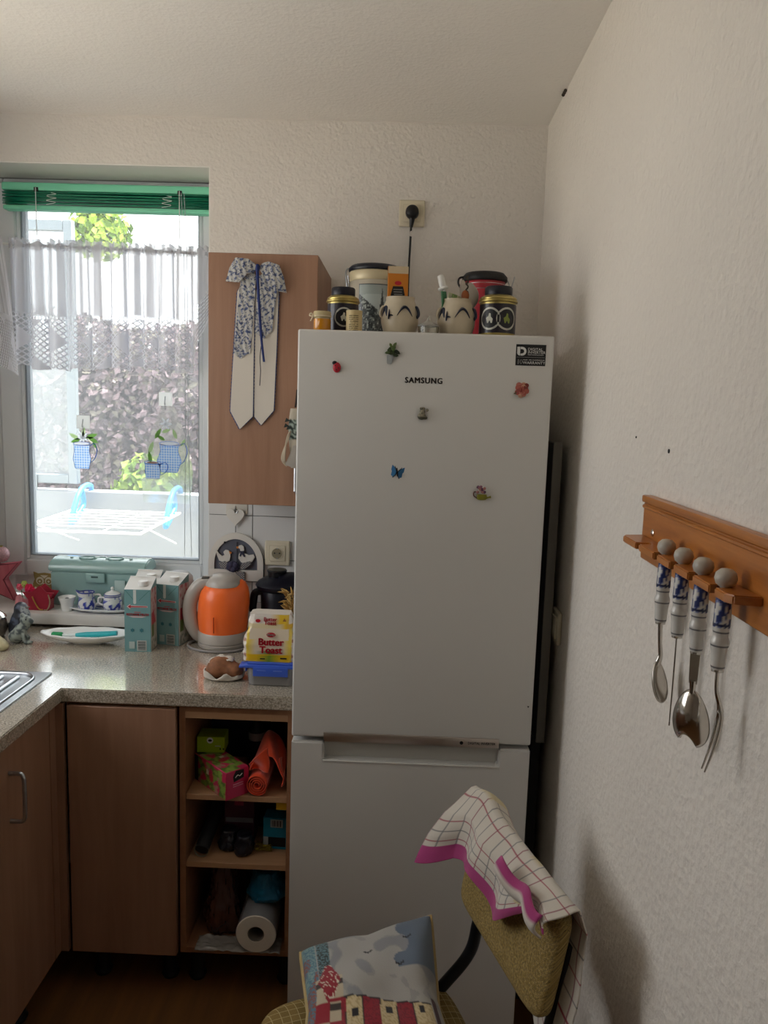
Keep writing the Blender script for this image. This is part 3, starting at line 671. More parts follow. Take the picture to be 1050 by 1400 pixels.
# contents of the right pot
PX, PY = .1175, 1.875
t = thing('paper_sachet_bundle', 'green and white tea sachets standing in the right stoneware pot', 'sachets', (PX-.010, PY-.008, ZT+.036)); t.scale = (.90, .90, .95)
for k, (x, a, c) in enumerate(((-.018, -6, '#3f7a55'), (-.010, 2, '#cfd2b4'), (-.003, 6, '#7f9a5a'), (.004, 12, '#c6c49a'))):
    box('sachet', -.010, .010, -.0015, .0015, 0, .078-.003*k, pbr('sachet', c, .6), t, 0, 1, Matrix.Translation((x, .004*k-.004, 0)) @ Matrix.Rotation(math.radians(a), 4, 'Y') @ Matrix.Rotation(math.radians(50), 4, 'Z'))
t = thing('bottle_brush', 'white plastic stirrer with a ridged head leaning out of the right pot', 'kitchen tool', (PX-.022, PY-.002, ZT+.036)); t.scale = (.90, .90, .95)
tube('stem', [(.012, 0, -.02), (-.004, 0, .06), (-.012, 0, .085)], .0028, 'white_pl', t, 8)
lathe('collar', [(.012, 0), (.014, .003), (.012, .007)], 'white_pl', t, (-.013, 0, .083), 20, rot=Matrix.Rotation(-.3, 3, 'Y'))
lathe('head', [(.008, 0), (.0088, .004), (.0088, .026), (.007, .029)], 'white_pl', t, (-.0145, 0, .090), 20, rot=Matrix.Rotation(-.3, 3, 'Y'))
t = thing('wooden_spoon_brush', 'orange-brown round brush head between the sachets in the right pot', 'brush', (PX+.018, PY-.012, ZT+.036)); t.scale = (.90, .90, .95)
ball('brush_head', (0, 0, .068), .013, pbr('brush_orange', '#8a4a20', .7), t, 3, (.8, .6, 1.1)); tube('stem', [(0, 0, -.02), (0, 0, .06)], .003, 'beech', t, 8)
tube('wire_twist', [(.004+.003*math.sin(k*2.2), .002*math.cos(k*2.2), .072+.005*k) for k in range(10)], .0022, pbr('twist_dark', '#3a3324', .7), t, 6)
t = thing('plastic_bag_bundle', 'crumpled white plastic bag poking out of the right stoneware pot', 'bag', (PX+.020, PY+.010, ZT+.036)); t.scale = (.90, .90, .95)
blob('bag', [(0, 0, .02, .015, .012, .03), (.005, 0, .055, .020, .012, .03), (.012, 0, .085, .014, .008, .02), (.024, .002, .07, .012, .008, .022), (-.008, .003, .09, .008, .007, .022)], pbr('white_film', '#b6aea2', .35, trans=.15), t, .005)
# socket, plug, cable
def socket_plate(name, label, x, z, wide=.080, plug=False):
    t = thing(name, label, 'socket', (x, YB-(0 if plug else .010), z))
    box('cover_plate', -wide/2, wide/2, -.010, 0, -wide/2, wide/2, 'cream_pl', t, .005, 3)
    box('insert', -.027, .027, -.0125, -.009, -.027, .027, 'cream_pl', t, .003, 2)
    lathe('well', [(.0195, 0), (.0195, .0008), (.0, .0008)], pbr('socket_well', '#8f866f', .5), t, (0, -.0125, 0), 28, rot=Matrix.Rotation(PI/2, 3, 'X'))
    lathe('well_ring', [(.0195, 0), (.0195, .002), (.0175, .002), (.0175, 0)], 'cream_pl', t, (0, -.0125, 0), 28, cap=False, rot=Matrix.Rotation(PI/2, 3, 'X'))
    if not plug:
        for a in (-.0085, .0085): lathe('pin_hole', [(.0026, 0), (.0026, .0005)], 'blackm', t, (a, -.0134, .001), 12, rot=Matrix.Rotation(PI/2, 3, 'X'))
        for a in (-.0165, .0165): box('earth_clip', -.0022, .0022, -.0150, -.0130, a-.002, a+.002, 'steel', t)
        lathe('screw', [(.0016, 0), (.0016, .0006)], 'steel', t, (0, -.0134, 0), 10, rot=Matrix.Rotation(PI/2, 3, 'X'))
    return t
socket_plate('wall_socket', 'cream wall socket high above the fridge with a black plug in it', .003, 2.294, .082, True)
socket_plate('wall_socket', 'empty cream wall socket on the white tiles beside the fridge', -.4125, 1.176, .085)
t = thing('power_plug', 'black plug and cable hanging down from the upper wall socket', 'plug', (.004, YB, 2.294))
lathe('plug_head', [(.0195, .0125), (.0215, .016), (.0205, .034), (.014, .040), (0, .041)], 'black', t, (0, 0, 0), 28, rot=Matrix.Rotation(PI/2, 3, 'X'))
tube('strain_relief', [(0, -.026, -.008), (0, -.024, -.024), (-.002, -.022, -.046)], [.011, .0085, .005], 'black', t, 12)
tube('cable', [(-.002, -.022, -.042), (-.003, -.020, -.10), (-.005, -.018, -.2), (-.003, -.016, -.30), (.004, -.016, -.42), (.006, -.016, -.62)], .0036, 'black', t, 8)
plate('cable_tag', [(-.006, -.073), (.001, -.075), (.002, -.062), (.007, -.058), (.003, -.056), (-.005, -.060)], .002, pbr('tag_white', '#d6cfc6', .6), t, None, -.026)

# ================================================================== RIGHT WALL
# flat dark panel in the gap
t = thing('folding_panel', 'flat dark panel stowed upright in the gap between fridge and wall', 'panel', (.393, 2.2, 0))
box('panel', -.010, .010, -.245, .25, .80, 1.60, pbr('panel_charcoal', '#26282a', .5), t, .002)
box('edge_strip', -.0105, .0125, -.252, -.245, .80, 1.602, pbr('panel_grey_edge', '#77736b', .5), t, .002)
box('floor_foot', -.012, .012, -.2, .2, 0, .80, pbr('panel_charcoal', '#1e2022', .6), t)
t = thing('light_switch', 'cream switch plate low on the right wall beside the fridge', 'switch', (XR, 1.945, 1.125))
box('cover_plate', -.011, 0, -.040, .040, -.042, .042, 'cream_pl', t, .005, 3)
box('rocker', -.0145, -.009, -.027, .027, -.028, .028, 'cream_pl', t, .002, 2)
for n, (y, z, r) in enumerate(((1.224, 1.619, .0035), (1.40, 1.635, .002))):
    t = thing('wall_plug', ('dark drill hole in the right wall above the utensil rack', 'tiny dark speck on the right wall left of the larger drill hole')[n], 'wall plug', (XR, y, z))
    lathe('dark_plug', [(r, -.004), (r, .0012), (r*.5, .0016), (0, .0010)], 'blackm', t, seg=12, rot=Matrix.Rotation(-PI/2, 3, 'Y'), sy=1.0)
t = thing('ceiling_speck', 'small dark insect speck in the corner of ceiling and right wall', 'clip', (XR, 2.30, ZC))  # dark speck taken for an insect, not a fitting
for k in range(3): ball('clip', (-.005, .0-.014*k, -.005), .0055, pbr('speck_brown', '#3d342c', .8), t, 1)
# rack: board on the wall, shelf with notches
RZ = 1.470
t = thing('utensil_rack', 'varnished pine utensil rack on the right wall', 'rack', (XR, 1.04, RZ))
box('board', -.013, 0, -.36, .247, -.036, .060, 'rackwood', t, .002, 1)
box('top_moulding', -.017, 0, -.36, .249, .060, .072, 'rackwood', t, .003, 2)
box('top_moulding', -.0155, -.012, -.36, .248, .050, .056, 'rackwood', t, .0015, 1)
NS = [.068-.068*k for k in range(6)]   # slots along y
US = NS
sl = [.245]
out = [(-.013, .243), (-.044, .235), (-.050, .225)]
for y in [.150]+[(.064-.069*k) for k in range(4)]:
    out += [(-.050, y+.008), (-.030, y+.006), (-.030, y-.006), (-.050, y-.008)]
out += [(-.050, -.178), (-.044, -.190), (-.013, -.196)]
plate('shelf', [(a, b) for a, b in out], .011, 'rackwood', t, Matrix(((1, 0, 0, 0), (0, 0, 1, 0), (0, 1, 0, -.006), (0, 0, 0, 1))), 0, None, .0015)
for y, z in ((.190, .016), (-.110, .012)):
    lathe('screw', [(.006, 0), (.006, .0015), (.004, .003), (0, .0033)], 'chrome', t, (-.013, y, z), 14, rot=Matrix.Rotation(-PI/2, 3, 'Y'))
def handle_print(u, v):
    # v from bottom to top of the porcelain grip
    if v > .52:
        if abs(v-.56) < .012: return '#232b50'
        n = fbm(math.cos(2*PI*u)*2.1, math.sin(2*PI*u)*2.1, v*8)
        return '#26346c' if n > -.02 else ('#7d88b4' if n > -.08 else '#d3d2cd')
    for q in (.035, .30, .47):
        if abs(v-q) < .012: return '#2e3040'
    return '#d3d1cb'
def grip(t, L=.100):
    prof = [(.0075, 0), (.0085, .004), (.0092, .022), (.0105, .030), (.0112, .036), (.0088, .043), (.0095, .050), (.0102, .058), (.0098, .075), (.0088, .105)]
    def f(u, v):
        z = v*L; k = 0
        while k < len(prof)-2 and prof[k+1][1] < z*.105/L: k += 1
        (r1, z1), (r2, z2) = prof[k], prof[k+1]; q = (z*.105/L-z1)/(z2-z1); r = r1+(r2-r1)*q
        return (r*math.cos(2*PI*u), r*math.sin(2*PI*u), -.098+z)
    grid('grip', 24, 60, f, attr_glaze, t, handle_print, 0, 180, True)
    lathe('knob', [(.004, -.002), (.0060, .003), (.0112, .007), (.0132, .0135), (.0118, .020), (.007, .0245), (0, .026)], pbr('knob_porcelain', '#b9b2a6', .3), t, seg=24)
    lathe('ferrule', [(.0072, -.101), (.0072, -.097)], 'chrome', t, seg=20)
attr_glaze = attr_mat('glazed_print', .2, 0, 0, .3)
XU = XR-.034
def ut(i, name, label):
    return thing(name, label, 'utensil', (XU, 1.04+.064-.069*i, RZ+.001), 0, 'utensils with blue and white grips hanging on the rack')
def spoonbowl(name, t, W, L, zt, tilt, m, depth=.012, notch=0, yaw=0):
    R_ = Matrix.Translation((0, 0, zt)) @ Matrix.Rotation(yaw, 4, 'Z') @ Matrix.Rotation(tilt, 4, 'Y')
    def f(u, v):
        a = 2*PI*u; r = v
        z = -L/2+L/2*math.cos(a)*r; wv = W/2*math.sin(a)*r*(1.0+.22*(-math.cos(a))*r)
        if notch and math.cos(a) < -.55 and r > .55:
            z += notch*(r-.55)/.45*max(0, 1-abs(math.sin(a)-.12)*2.6)
        return R_ @ Vector((-depth*(1-r*r)+0, wv, z))
    o = grid(name, 40, 10, f, m, t, None, .0016, 180, True)
    return o
m = ut(0, 'serving_spoon', 'spoon, farthest of the four utensils on the rack'); grip(m)
tube('stem', [(0, 0, -.099), (.002, 0, -.13), (.004, 0, -.15), (.0, 0, -.165)], [.0026, .0022, .0026, .004], 'chrome', m, 8, flat=1.4)
spoonbowl('bowl', m, .034, .062, -.158, math.radians(-14), MT['chrome'], .010, 0, math.radians(-52))
m = ut(1, 'carving_knife', 'thin pointed knife, second from the fridge on the rack'); grip(m)
plate('blade', [(-.006, -.099), (.004, -.099), (.006, -.12), (.004, -.17), (-.004, -.228), (-.005, -.222), (-.004, -.15)], .0016, 'chrome', m, Matrix.Rotation(math.radians(65), 4, 'Z'), -.0008)
m = ut(2, 'salad_ladle', 'broad serving spoon with a notched tip on the rack'); grip(m)
plate('stem', [(-.0065, -.099), (.0065, -.099), (.0055, -.135), (.005, -.142), (-.005, -.142), (-.0055, -.135)], .003, 'chrome', m, Matrix.Rotation(math.radians(-38), 4, 'Z'), -.0015)
tube('stem_neck', [(0, 0, -.138), (0, 0, -.158)], [.0048, .0035], 'chrome', m, 8)
spoonbowl('bowl', m, .048, .082, -.150, math.radians(-6), MT['chrome'], .013, .036, math.radians(46))
m = ut(3, 'meat_fork', 'two-pronged fork, nearest of the four utensils on the rack'); grip(m)
tube('stem', [(0, 0, -.099), (.001, 0, -.125), (.006, 0, -.142), (.008, 0, -.152)], [.0026, .0024, .003, .0045], 'chrome', m, 8)
for s in (-1, 1): tube('prong', [(.008, s*.001, -.150), (.008, s*.0045, -.162), (.004, s*.005, -.19), (-.006, s*.0045, -.228)], [.003, .0028, .0024, .0010], 'chrome', m, 8)
# ================================================================== ON THE WALL CABINET
def pxo(lst, cx, cy, s):  # outline measured on the photograph crop, scaled to metres about its own centre
    return [((a-cx)*s, (cy-b)*s) for a, b in lst]
SB = .002035/3.89
bowt = thing('ribbon_bow', 'long white linen bow with blue flower print hanging on the wall cabinet door', 'bow', (-.4165, 2.168, 2.046))
def ptail(name, lst, m, y, t=.0012, bulge=.004):
    pts = pxo(lst, 285, 105, SB)
    return plate(name, pts, t, m, bowt, None, y)
def scallop(lst, step=9, amp=3.0):
    out = []
    for i in range(len(lst)):
        a = Vector(lst[i]); b = Vector(lst[(i+1) % len(lst)]); L = (b-a).length; n = max(1, int(L/step)); nn = Vector((-(b-a).y, (b-a).x)).normalized() if L else Vector((0, 0))
        for k in range(n): p = a+(b-a)*k/n; out.append(tuple(p+nn*(amp if k % 2 else 0)))
    return out
tl1 = [(175, 230), (150, 660), (140, 860), (192, 955), (268, 885), (272, 330), (250, 120)]
tl2 = [(255, 250), (270, 885), (308, 930), (380, 850), (392, 500), (399, 230), (340, 130)]
edge_m = pbr('blue_stitched_edge', '#3a4672', .8)
ptail('tail_edge', scallop(tl2), edge_m, -.0030); ptail('linen_tail', [(a+(2 if a < 320 else -3), b-2) for a, b in tl2], 'white_cloth', -.0045)
ptail('tail_edge', scallop(tl1), edge_m, -.0060); ptail('linen_tail', [(a+(3 if a < 230 else -3), b-2) for a, b in tl1], 'white_cloth', -.0075)
def floral(x, z):
    a, b = x*260, z*260
    c = '#b7b6b2'
    n = fbm(a*.50, b*.50, 2)
    if abs(n-.12) < .035: c = '#33406a'
    elif n > .20: c = '#3a486e' if fbm(a*1.6, b*1.6, 9) > -.1 else '#8d94a6'
    if abs(fbm(a*.28, b*.28, 7)) < .022: c = '#3a4873'
    return c
def fabric_patch(name, lst, y, parent, res=.0026, curve=.0, col=floral, cx=285, cy=105, sc_=SB, m='cloth', fold=0):
    pts = pxo(lst, cx, cy, sc_)
    bm = bmesh.new(); bmplate(bm, pts, .0014, None, 0)
    bmesh.ops.triangulate(bm, faces=bm.faces[:])
    xs = [p[0] for p in pts]; zs = [p[1] for p in pts]
    k = min(xs)
    while k < max(xs):
        bmesh.ops.bisect_plane(bm, geom=bm.verts[:]+bm.edges[:]+bm.faces[:], plane_co=(k, 0, 0), plane_no=(1, 0, 0)); k += res
    k = min(zs)
    while k < max(zs):
        bmesh.ops.bisect_plane(bm, geom=bm.verts[:]+bm.edges[:]+bm.faces[:], plane_co=(0, 0, k), plane_no=(0, 0, 1)); k += res
    me = bpy.data.meshes.new(name); bm.normal_update(); bm.to_mesh(me); bm.free()
    ca = me.color_attributes.new('Col', 'FLOAT_COLOR', 'POINT'); mid = (min(xs)+max(xs))/2; hw = (max(xs)-min(xs))/2
    for i, v in enumerate(me.vertices):
        c = col(v.co.x, v.co.z); ca.data[i].color = (*lin(c), 1)
        q = (v.co.x-mid)/hw
        v.co.y += y-curve*(1-q*q)+fold*math.sin(v.co.x*420+v.co.z*90)
    return obj(name, me, m, parent, 40)
fabric_patch('printed_tail', [(195, 170), (172, 400), (160, 550), (175, 565), (200, 580), (228, 555), (250, 550), (262, 400), (278, 150), (260, 120)], -.0098, bowt, fold=.0008)
fabric_patch('printed_tail', [(285, 150), (274, 440), (300, 455), (320, 470), (345, 445), (365, 430), (378, 300), (392, 200), (340, 120)], -.0090, bowt, fold=.0008)
fabric_patch('bow_loop', [(118, 180), (140, 110), (172, 60), (240, 65), (270, 85), (288, 108), (270, 128), (235, 140), (192, 186)], -.0125, bowt, curve=.010, fold=.001)
fabric_patch('bow_loop', [(290, 108), (312, 85), (345, 76), (402, 92), (425, 150), (441, 230), (388, 224), (350, 190), (315, 140)], -.0125, bowt, curve=.010, fold=.001)
def bp(a, b, y): return ((a-285)*SB, y, (105-b)*SB)
tube('navy_cord', [bp(288, 92, -.020), bp(290, 130, -.026), bp(298, 300, -.018), bp(312, 480, -.016), bp(326, 592, -.014)], [.004, .0042, .0036, .0034, .003], 'navy', bowt, 8, flat=.5)
tube('thin_cord', [bp(318, 440, -.013), bp(304, 560, -.013), bp(307, 640, -.012), bp(303, 718, -.012)], .0012, pbr('grey_cord', '#3c3a44', .9), bowt, 6)
ball('knot', bp(290, 108, -.020), .008, 'navy', bowt, 2, (.8, .5, 1.2))
# hanging trinket on the cabinet handle
t = thing('cloth_charm', 'small cloth pendant with looped cords hanging from the wall cabinet handle', 'charm', (-.302, 2.140, 1.50))
SC_ = .00218/9.33
def cp(a, b, y=0): return ((a-310)*SC_, y, (870-b)*SC_)
tube('hanging_cord', [cp(312, 150, -.012), cp(322, 60, -.012), cp(330, -60, -.010)], .003, pbr('cord_dark', '#2a2422', .8), t, 6)
grid('cloth_body', 20, 30, lambda u, v: ((.016*(1-.0*v)*(.62+.5*math.sin(PI*min(1, .15+v)))*math.cos(2*PI*u)), -.012+.007*math.sin(2*PI*u), .165-.165*v+.0), 'cloth', t, lambda u, v: '#b3aa99' if (v < .18 or v > .52) else ('#23302c' if fbm(u*9, v*20) > -.05 else '#98a59b'), 0, 180, True)
for k in range(4): tube('loop_cord', [cp(262, 430, -.018-.002*k), cp(238-6*k, 520, -.020), cp(165+12*k, 720, -.020-.002*k), cp(175+10*k, 800, -.02), cp(225+6*k, 850-10*k, -.018)], .0021, pbr('cord_cream', '#b5a893', .9), t, 6)
for a, b in ((235, 310), (225, 375), (255, 400)): plate('ribbon_bow', [(0, 0), (-.012, .008), (-.016, -.004)], .002, pbr('ribbon_dark', '#27322f', .8), t, Matrix.Translation(cp(a+25, b, -.020)))
plate('pouch', [cp(300, 600)[::2], cp(340, 600)[::2], cp(350, 850)[::2], cp(300, 870)[::2], cp(205, 830)[::2]], .006, pbr('pouch_grey', '#a39d94', .9), t, None, -.022, None, .001)

# ================================================================== TILE WALL ORNAMENT
t = thing('hook_plate', 'clear adhesive hook plate stuck on the tiles under the wall cabinet', 'hook', (-.553, YB-.010, 1.322))
box('plate', -.036, .036, -.003, 0, -.019, .019, pbr('clear_plastic_plate', '#cfcbbf', .3), t, .001)
tube('hook', [(-.004, -.004, .010), (-.004, -.010, -.006), (.002, -.014, -.012), (.006, -.012, -.004)], .0016, 'steel', t, 6)
t = thing('goose_wall_plaque', 'white arched plaque of two geese hanging from a heart on the tiles', 'wall ornament', (-.553, YB-.012, 1.135))
S5 = .00252/5.0
gp = lambda lst: [((a-512)*S5, (430-b)*S5) for a, b in lst]
wpaint = pbr('white_painted_wood', '#d9d5cc', .6)
box('backing_edge', -.0955, .0955, -.004, 0, -.062, -.0, pbr('grey_edge', '#4a4c55', .7), t)
plate('backing', ring2(0, 0, .0955, 40, 0, PI), .004, pbr('grey_edge', '#4a4c55', .7), t, None, -.004)
arch = [(.0935*math.cos(a), .0+.1065*math.sin(a)) for a in [PI*k/40 for k in range(41)]]+[(-.0935, -.060)]+[(-.0935, -.060)]
outer = [(.0935*math.cos(PI*k/40), .1065*math.sin(PI*k/40)) for k in range(41)]
inner = [(.0735*math.cos(PI*k/40), .0855*math.sin(PI*k/40)) for k in range(41)]
plate('arch_frame', outer+[(-.0935, -.058), (.0935, -.058), (.0935, -.0), ][0:0]+inner[::-1], .007, wpaint, t, None, -.012)
box('frame_foot', -.0935, .0935, -.012, -.005, -.058, -.020, wpaint, t, .001)
for s in (-1, 1): box('frame_side', *( (.0735, .0935) if s > 0 else (-.0935, -.0735)), -.012, -.005, -.0201, .0002, wpaint, t)
plate('slate_panel', inner+[(-.0735, -.02), (.0735, -.02)], .003, pbr('slate_blue_grey', '#5a5d69', .7, var=.12, vscale=20), t, None, -.006)
gw = pbr('goose_white', '#d5d2ca', .6); go_ = pbr('goose_orange', '#c77a35', .6); nv = pbr('check_navy', '#33364a', .8)
goose1 = [(378, 330), (385, 372), (400, 410), (440, 425), (470, 410), (478, 380), (472, 352), (465, 338), (442, 335), (428, 350), (436, 372), (420, 378), (400, 362)]
goose2 = [(527, 318), (535, 302), (552, 298), (566, 310), (570, 330), (563, 352), (600, 366), (632, 360), (642, 378), (625, 410), (590, 428), (550, 418), (530, 390), (534, 362), (545, 345), (540, 325)]
plate('goose', gp(goose1), .005, gw, t, None, -.0135, None, .0008); plate('goose', gp(goose2), .005, gw, t, None, -.0135, None, .0008)
plate('beak', gp([(465, 342), (486, 352), (480, 362), (466, 360)]), .004, go_, t, None, -.013); plate('beak', gp([(530, 308), (515, 312), (520, 324), (534, 322)]), .004, go_, t, None, -.013)
for l in ([(538, 340), (568, 338), (566, 352), (578, 375), (568, 380), (556, 358), (545, 378), (538, 372), (544, 352)],): plate('goose_ribbon', gp(l), .003, nv, t, None, -.0155)
ckm = NT('gingham_navy'); ck = ckm.n('ShaderNodeTexChecker', ins={'Scale': 260.}); ck.inputs[1].default_value = rgba('#2a2c3c'); ck.inputs[2].default_value = rgba('#a7a6a2'); ckm.l(ckm.coord(), ck.inputs[0]); ckm.l(ck.outputs[0], ckm.b.inputs[0]); ckm.b.inputs['Roughness'].default_value = .9
for l in ([(395, 425), (440, 410), (470, 430), (452, 470), (415, 455)], [(560, 420), (612, 405), (618, 425), (570, 465), (540, 450)], [(500, 470), (575, 480), (578, 540), (560, 610), (545, 560), (520, 500)]): plate('gingham_bow', gp(l), .006, ckm.m, t, None, -.020, None, .001)
rf = pbr('ruffle_navy', '#3d3b52', .9, var=.3, vscale=200)
for k in range(9):
    a = k*.7; ball('ruffle', ((495-512+24*math.cos(a))*S5, -.018-.004*(k % 2), (430-445+18*math.sin(a))*S5), .011, rf, t, 2, (1, .5, 1))
plate('heart', [(x*S5, z*S5) for x, z in [(-3+60*(math.sin(a)**3)-2, 322+4.2*(13*math.cos(a)-5*math.cos(2*a)-2*math.cos(3*a)-math.cos(4*a))) for a in [2*PI*k/36 for k in range(36)]]], .006, wpaint, t, None, -.010, None, .001)
tube('wire', [(-.002, -.007, .108), (-.002, -.007, .135)], .0012, 'blackm', t, 6, False); tube('wire', [(-.003, -.012, .175), (-.002, -.016, .188), (.002, -.012, .186)], .0012, 'blackm', t, 6)
tube('rod', [(.004, -.010, .075), (.004, -.010, .005)], .0014, 'blackm', t, 6, False)
ball('screw_eye', (-.037, -.014, .0735), .0035, 'blackm', t, 2)

# ================================================================== ON THE WORKTOP (z=.905)
ZW = .9052
# kettle
t = thing('electric_kettle', 'orange electric kettle with a pale grey handle, lid and base', 'kettle', (-.557, 2.365, ZW))
gk = pbr('kettle_grey', '#b4aea6', .35, coat=.2)
ork = pbr('kettle_orange', '#ff7430', .35, trans=.0, coat=.2)
lathe('power_base', [(.076, 0), (.079, .003), (.079, .013), (.076, .0155), (0, .0155)], gk, t, seg=40)
lathe('base_collar', [(.076, .0165), (.079, .018), (.0795, .046), (.077, .050), (0, .05)], gk, t, seg=40)
def spout(v):
    a = math.atan2(v.y, v.x); k = max(0, math.cos(a))**8*max(0, min(1, (v.z-.10)/.10))
    return Vector((v.x*(1+.20*k)-.0*k, v.y, v.z+.012*k))
lathe('body', [(.0755, .050), (.0785, .070), (.0800, .100), (.0790, .130), (.0755, .158), (.0695, .180), (.060, .196), (.05, .203), (0, .203)], ork, t, seg=48, fn=spout)
lathe('lid', [(.060, .197), (.059, .206), (.050, .219), (.034, .229), (.015, .233), (0, .2335)], gk, t, (.002, 0, 0), 40)
tube('handle', [(-.022, -.012, .212), (-.048, -.016, .207), (-.078, -.018, .188), (-.098, -.018, .150), (-.103, -.018, .110), (-.096, -.018, .068), (-.078, -.012, .030), (-.062, -.006, .020)], [.013, .016, .018, .0185, .0185, .018, .016, .010], gk, t, 14, flat=1.25)
plate('switch_button', [(-.012, -.004), (.010, -.003), (.012, .004), (-.010, .005)], .004, pbr('button_dark', '#55524e', .4), t, Matrix.Translation((-.050, -.028, .224)) @ Matrix.Rotation(math.radians(-60), 4, 'X'))
tube('water_window', [(-.010, -.0835, .060), (-.010, -.086, .11)], .002, pbr('orange_deep', '#b83e10', .3), t, 6, False)
tube('cord', [(-.04, .06, .005), (-.10, .0, .004), (-.095, -.055, .004), (-.04, -.092, .004), (.03, -.092, .004), (.075, -.06, .004), (.085, -.02, .004)], .0042, pbr('cord_grey', '#8d8a88', .5), t, 8)
# coffee jug
t = thing('coffee_jug', 'black lidded coffee jug with a glass bottom behind the bread bag', 'jug', (-.386, 2.428, ZW))
lathe('glass_bottom', [(.050, 0), (.058, .006), (.060, .05), (.058, .085), (.052, .09), (.05, .05), (0, .03)], pbr('smoked_glass', '#b9bcbf', .1, trans=.7), t, seg=36)
lathe('glass_band', [(.0605, .080), (.062, .082), (.062, .096), (.0605, .098)], 'steel', t, seg=36, cap=False)
lathe('body', [(.058, .092), (.060, .098), (.062, .165), (.058, .172), (0, .172)], 'dark', t, seg=36)
lathe('lid', [(.060, .170), (.074, .178), (.078, .190), (.070, .200), (.048, .212), (.040, .216), (0, .218)], 'dark', t, seg=36, fn=lambda v: Vector((v.x*(1+.22*max(0, math.cos(math.atan2(v.y, v.x)))), v.y, v.z+.012*max(0, math.cos(math.atan2(v.y, v.x))))))
lathe('lid_knob', [(.030, .210), (.030, .228), (.033, .234), (.030, .238), (0, .239)], pbr('knob_charcoal', '#1b1c1e', .3), t, (-.010, 0, 0), 28)
tube('handle', [(-.055, -.01, .165), (-.078, -.012, .160), (-.084, -.012, .13), (-.086, -.012, .098)], [.009, .010, .010, .009], 'black', t, 10, flat=1.3)
tube('lid_rim_highlight', [(-.078, -.012, .188), (-.070, -.034, .186)], .0012, 'steel', t, 6, False)
# plastic food box with bread bag on it
t = thing('food_box', 'clear plastic food box with a blue clip lid under the bread bag', 'box', (-.341, 2.075, ZW))
clp = pbr('clear_box_plastic', '#b9b7b6', .25, trans=.55)
grid('box_wall', 44, 10, lambda u, v: ((lambda p: Vector((p[0]*(1+.06*v), p[1]*(1+.08*v), .052*v)))(rrect(-.064, .064, -.064, .064, .02, 10)[min(43, int(u*44)) % 44])), clp, t, None, .0015, 180, True)
box('box_bottom', -.062, .062, -.062, .062, .0, .003, clp, t, .001)
bl_ = pbr('royal_blue_plastic', '#3d5fc6', .4)
box('lid', -.074, .074, -.074, .074, .052, .060, bl_, t, .003)
box('lid_lip', -.066, .066, -.066, .066, .0605, .064, bl_, t, .002)
box('clip', -.048, .048, -.0765, -.0725, .030, .056, bl_, t, .002); box('clip', -.0765, -.0725, -.04, .04, .030, .056, bl_, t, .002)
for x in (-.025, .02): box('clip_slot', x-.012, x+.012, -.0772, -.0764, .046, .048, pbr('slot_pale', '#6d84d6', .4), t)
box('lid_corner_tab', -.088, -.070, -.070, -.030, .050, .056, bl_, t, .002)
bb = thing('bread_bag', 'bag of sliced butter toast bread standing on the blue-lidded box', 'bread', (-.350, 2.065, ZW+.0645))
BW, BH, BD = .146, .130, .085
def bagpt(u, v):  # front face wraps round to the sides; u 0..1 around, v 0..1 up
    a = u
    q = rrect(-BW/2, BW/2, -BD/2, BD/2, .018, 8)
    L = len(q); f = (a*L) % L; i = int(f); p0 = q[i % L]; p1 = q[(i+1) % L]; k = f-i
    x = p0[0]*(1-k)+p1[0]*k; y = p0[1]*(1-k)+p1[1]*k
    tx = 1-.36*max(0, v-.34)**1.15*1.25-.03*math.cos(v*9); ty = 1-.50*max(0, v-.35)**1.2*1.3
    wr = .0016*fbm(x*60, v*9, y*60, 1)*(1.4 if abs(x) > BW*.4 else .6)
    return Vector((x*tx+wr*2, y*ty+wr*1.2, v*BH))
q_ = rrect(-BW/2, BW/2, -BD/2, BD/2, .018, 8)
def bagcol(u, v):
    p = bagpt(u, v); x = p.x/(BW/2)
    if p.y < -.012 or v > .985:
        if abs(x) < .86:
            if v < .16: return '#e3b71d' if not (v < .145 and abs(x-.05) < .22) else '#6f8f2a'
            if v < .24 and abs(x-.08) < .25-.9*(v-.16): return '#5f8f38'
            if v > .80: return '#e0d8cd' if x < .32 else ('#d9b32c' if x < .72 else '#e0d8cd')
            if v > .70: return '#d8c9a0' if x < .55 else '#d6ab25'
            if abs(x) > .74: return '#e2c651'
            return '#d9cbb4'
    n = fbm(p.y*80, v*12, 1)
    return '#d9d0c4' if n > -.2 else ('#c98f86' if n > -.35 else '#a27a64')
grid('wrapper', 110, 60, bagpt, attr_mat('bread_film', .32, 0, 0, .4), bb, bagcol, 0, 180, True)
plate('folded_top', [(p.x, p.y) for p in [bagpt(k/36, 1) for k in range(36)]], .003, pbr('bag_top', '#d8cfc2', .4), bb, Matrix(((1, 0, 0, 0), (0, 0, 1, 0), (0, 1, 0, BH-.002), (0, 0, 0, 1))))
rd = pbr('toast_red', '#b3202e', .4)
text('lettering', 'Butter', .0275, rd, bb, (.006, -.0440, .0560), (88, 0, 0), bold=.0013, sx=.98)
text('lettering', 'Toast', .0275, rd, bb, (.006, -.0443, .0335), (88, 0, 0), bold=.0013, sx=.98)
plate('logo_oval', ring2(.006, .0770, .0125, 24, ez=.55), .0008, rd, bb, None, -.0432)
text('lettering', 'Harry', .0085, wp, bb, (.006, -.0438, .0770), (90, 0, 0), bold=.0003)
for z, s in ((.1175, 'Butter'), (.1075, 'Toast')): text('lettering', s, .0150, rd, bb, (.002, -.0325-.0012*(z < .11), z), (80, 0, 180 if False else 0), bold=.0006, sx=.95)
plate('logo_oval', ring2(-.032, .113, .0070, 20, ez=.7), .0008, rd, bb, None, -.0335)
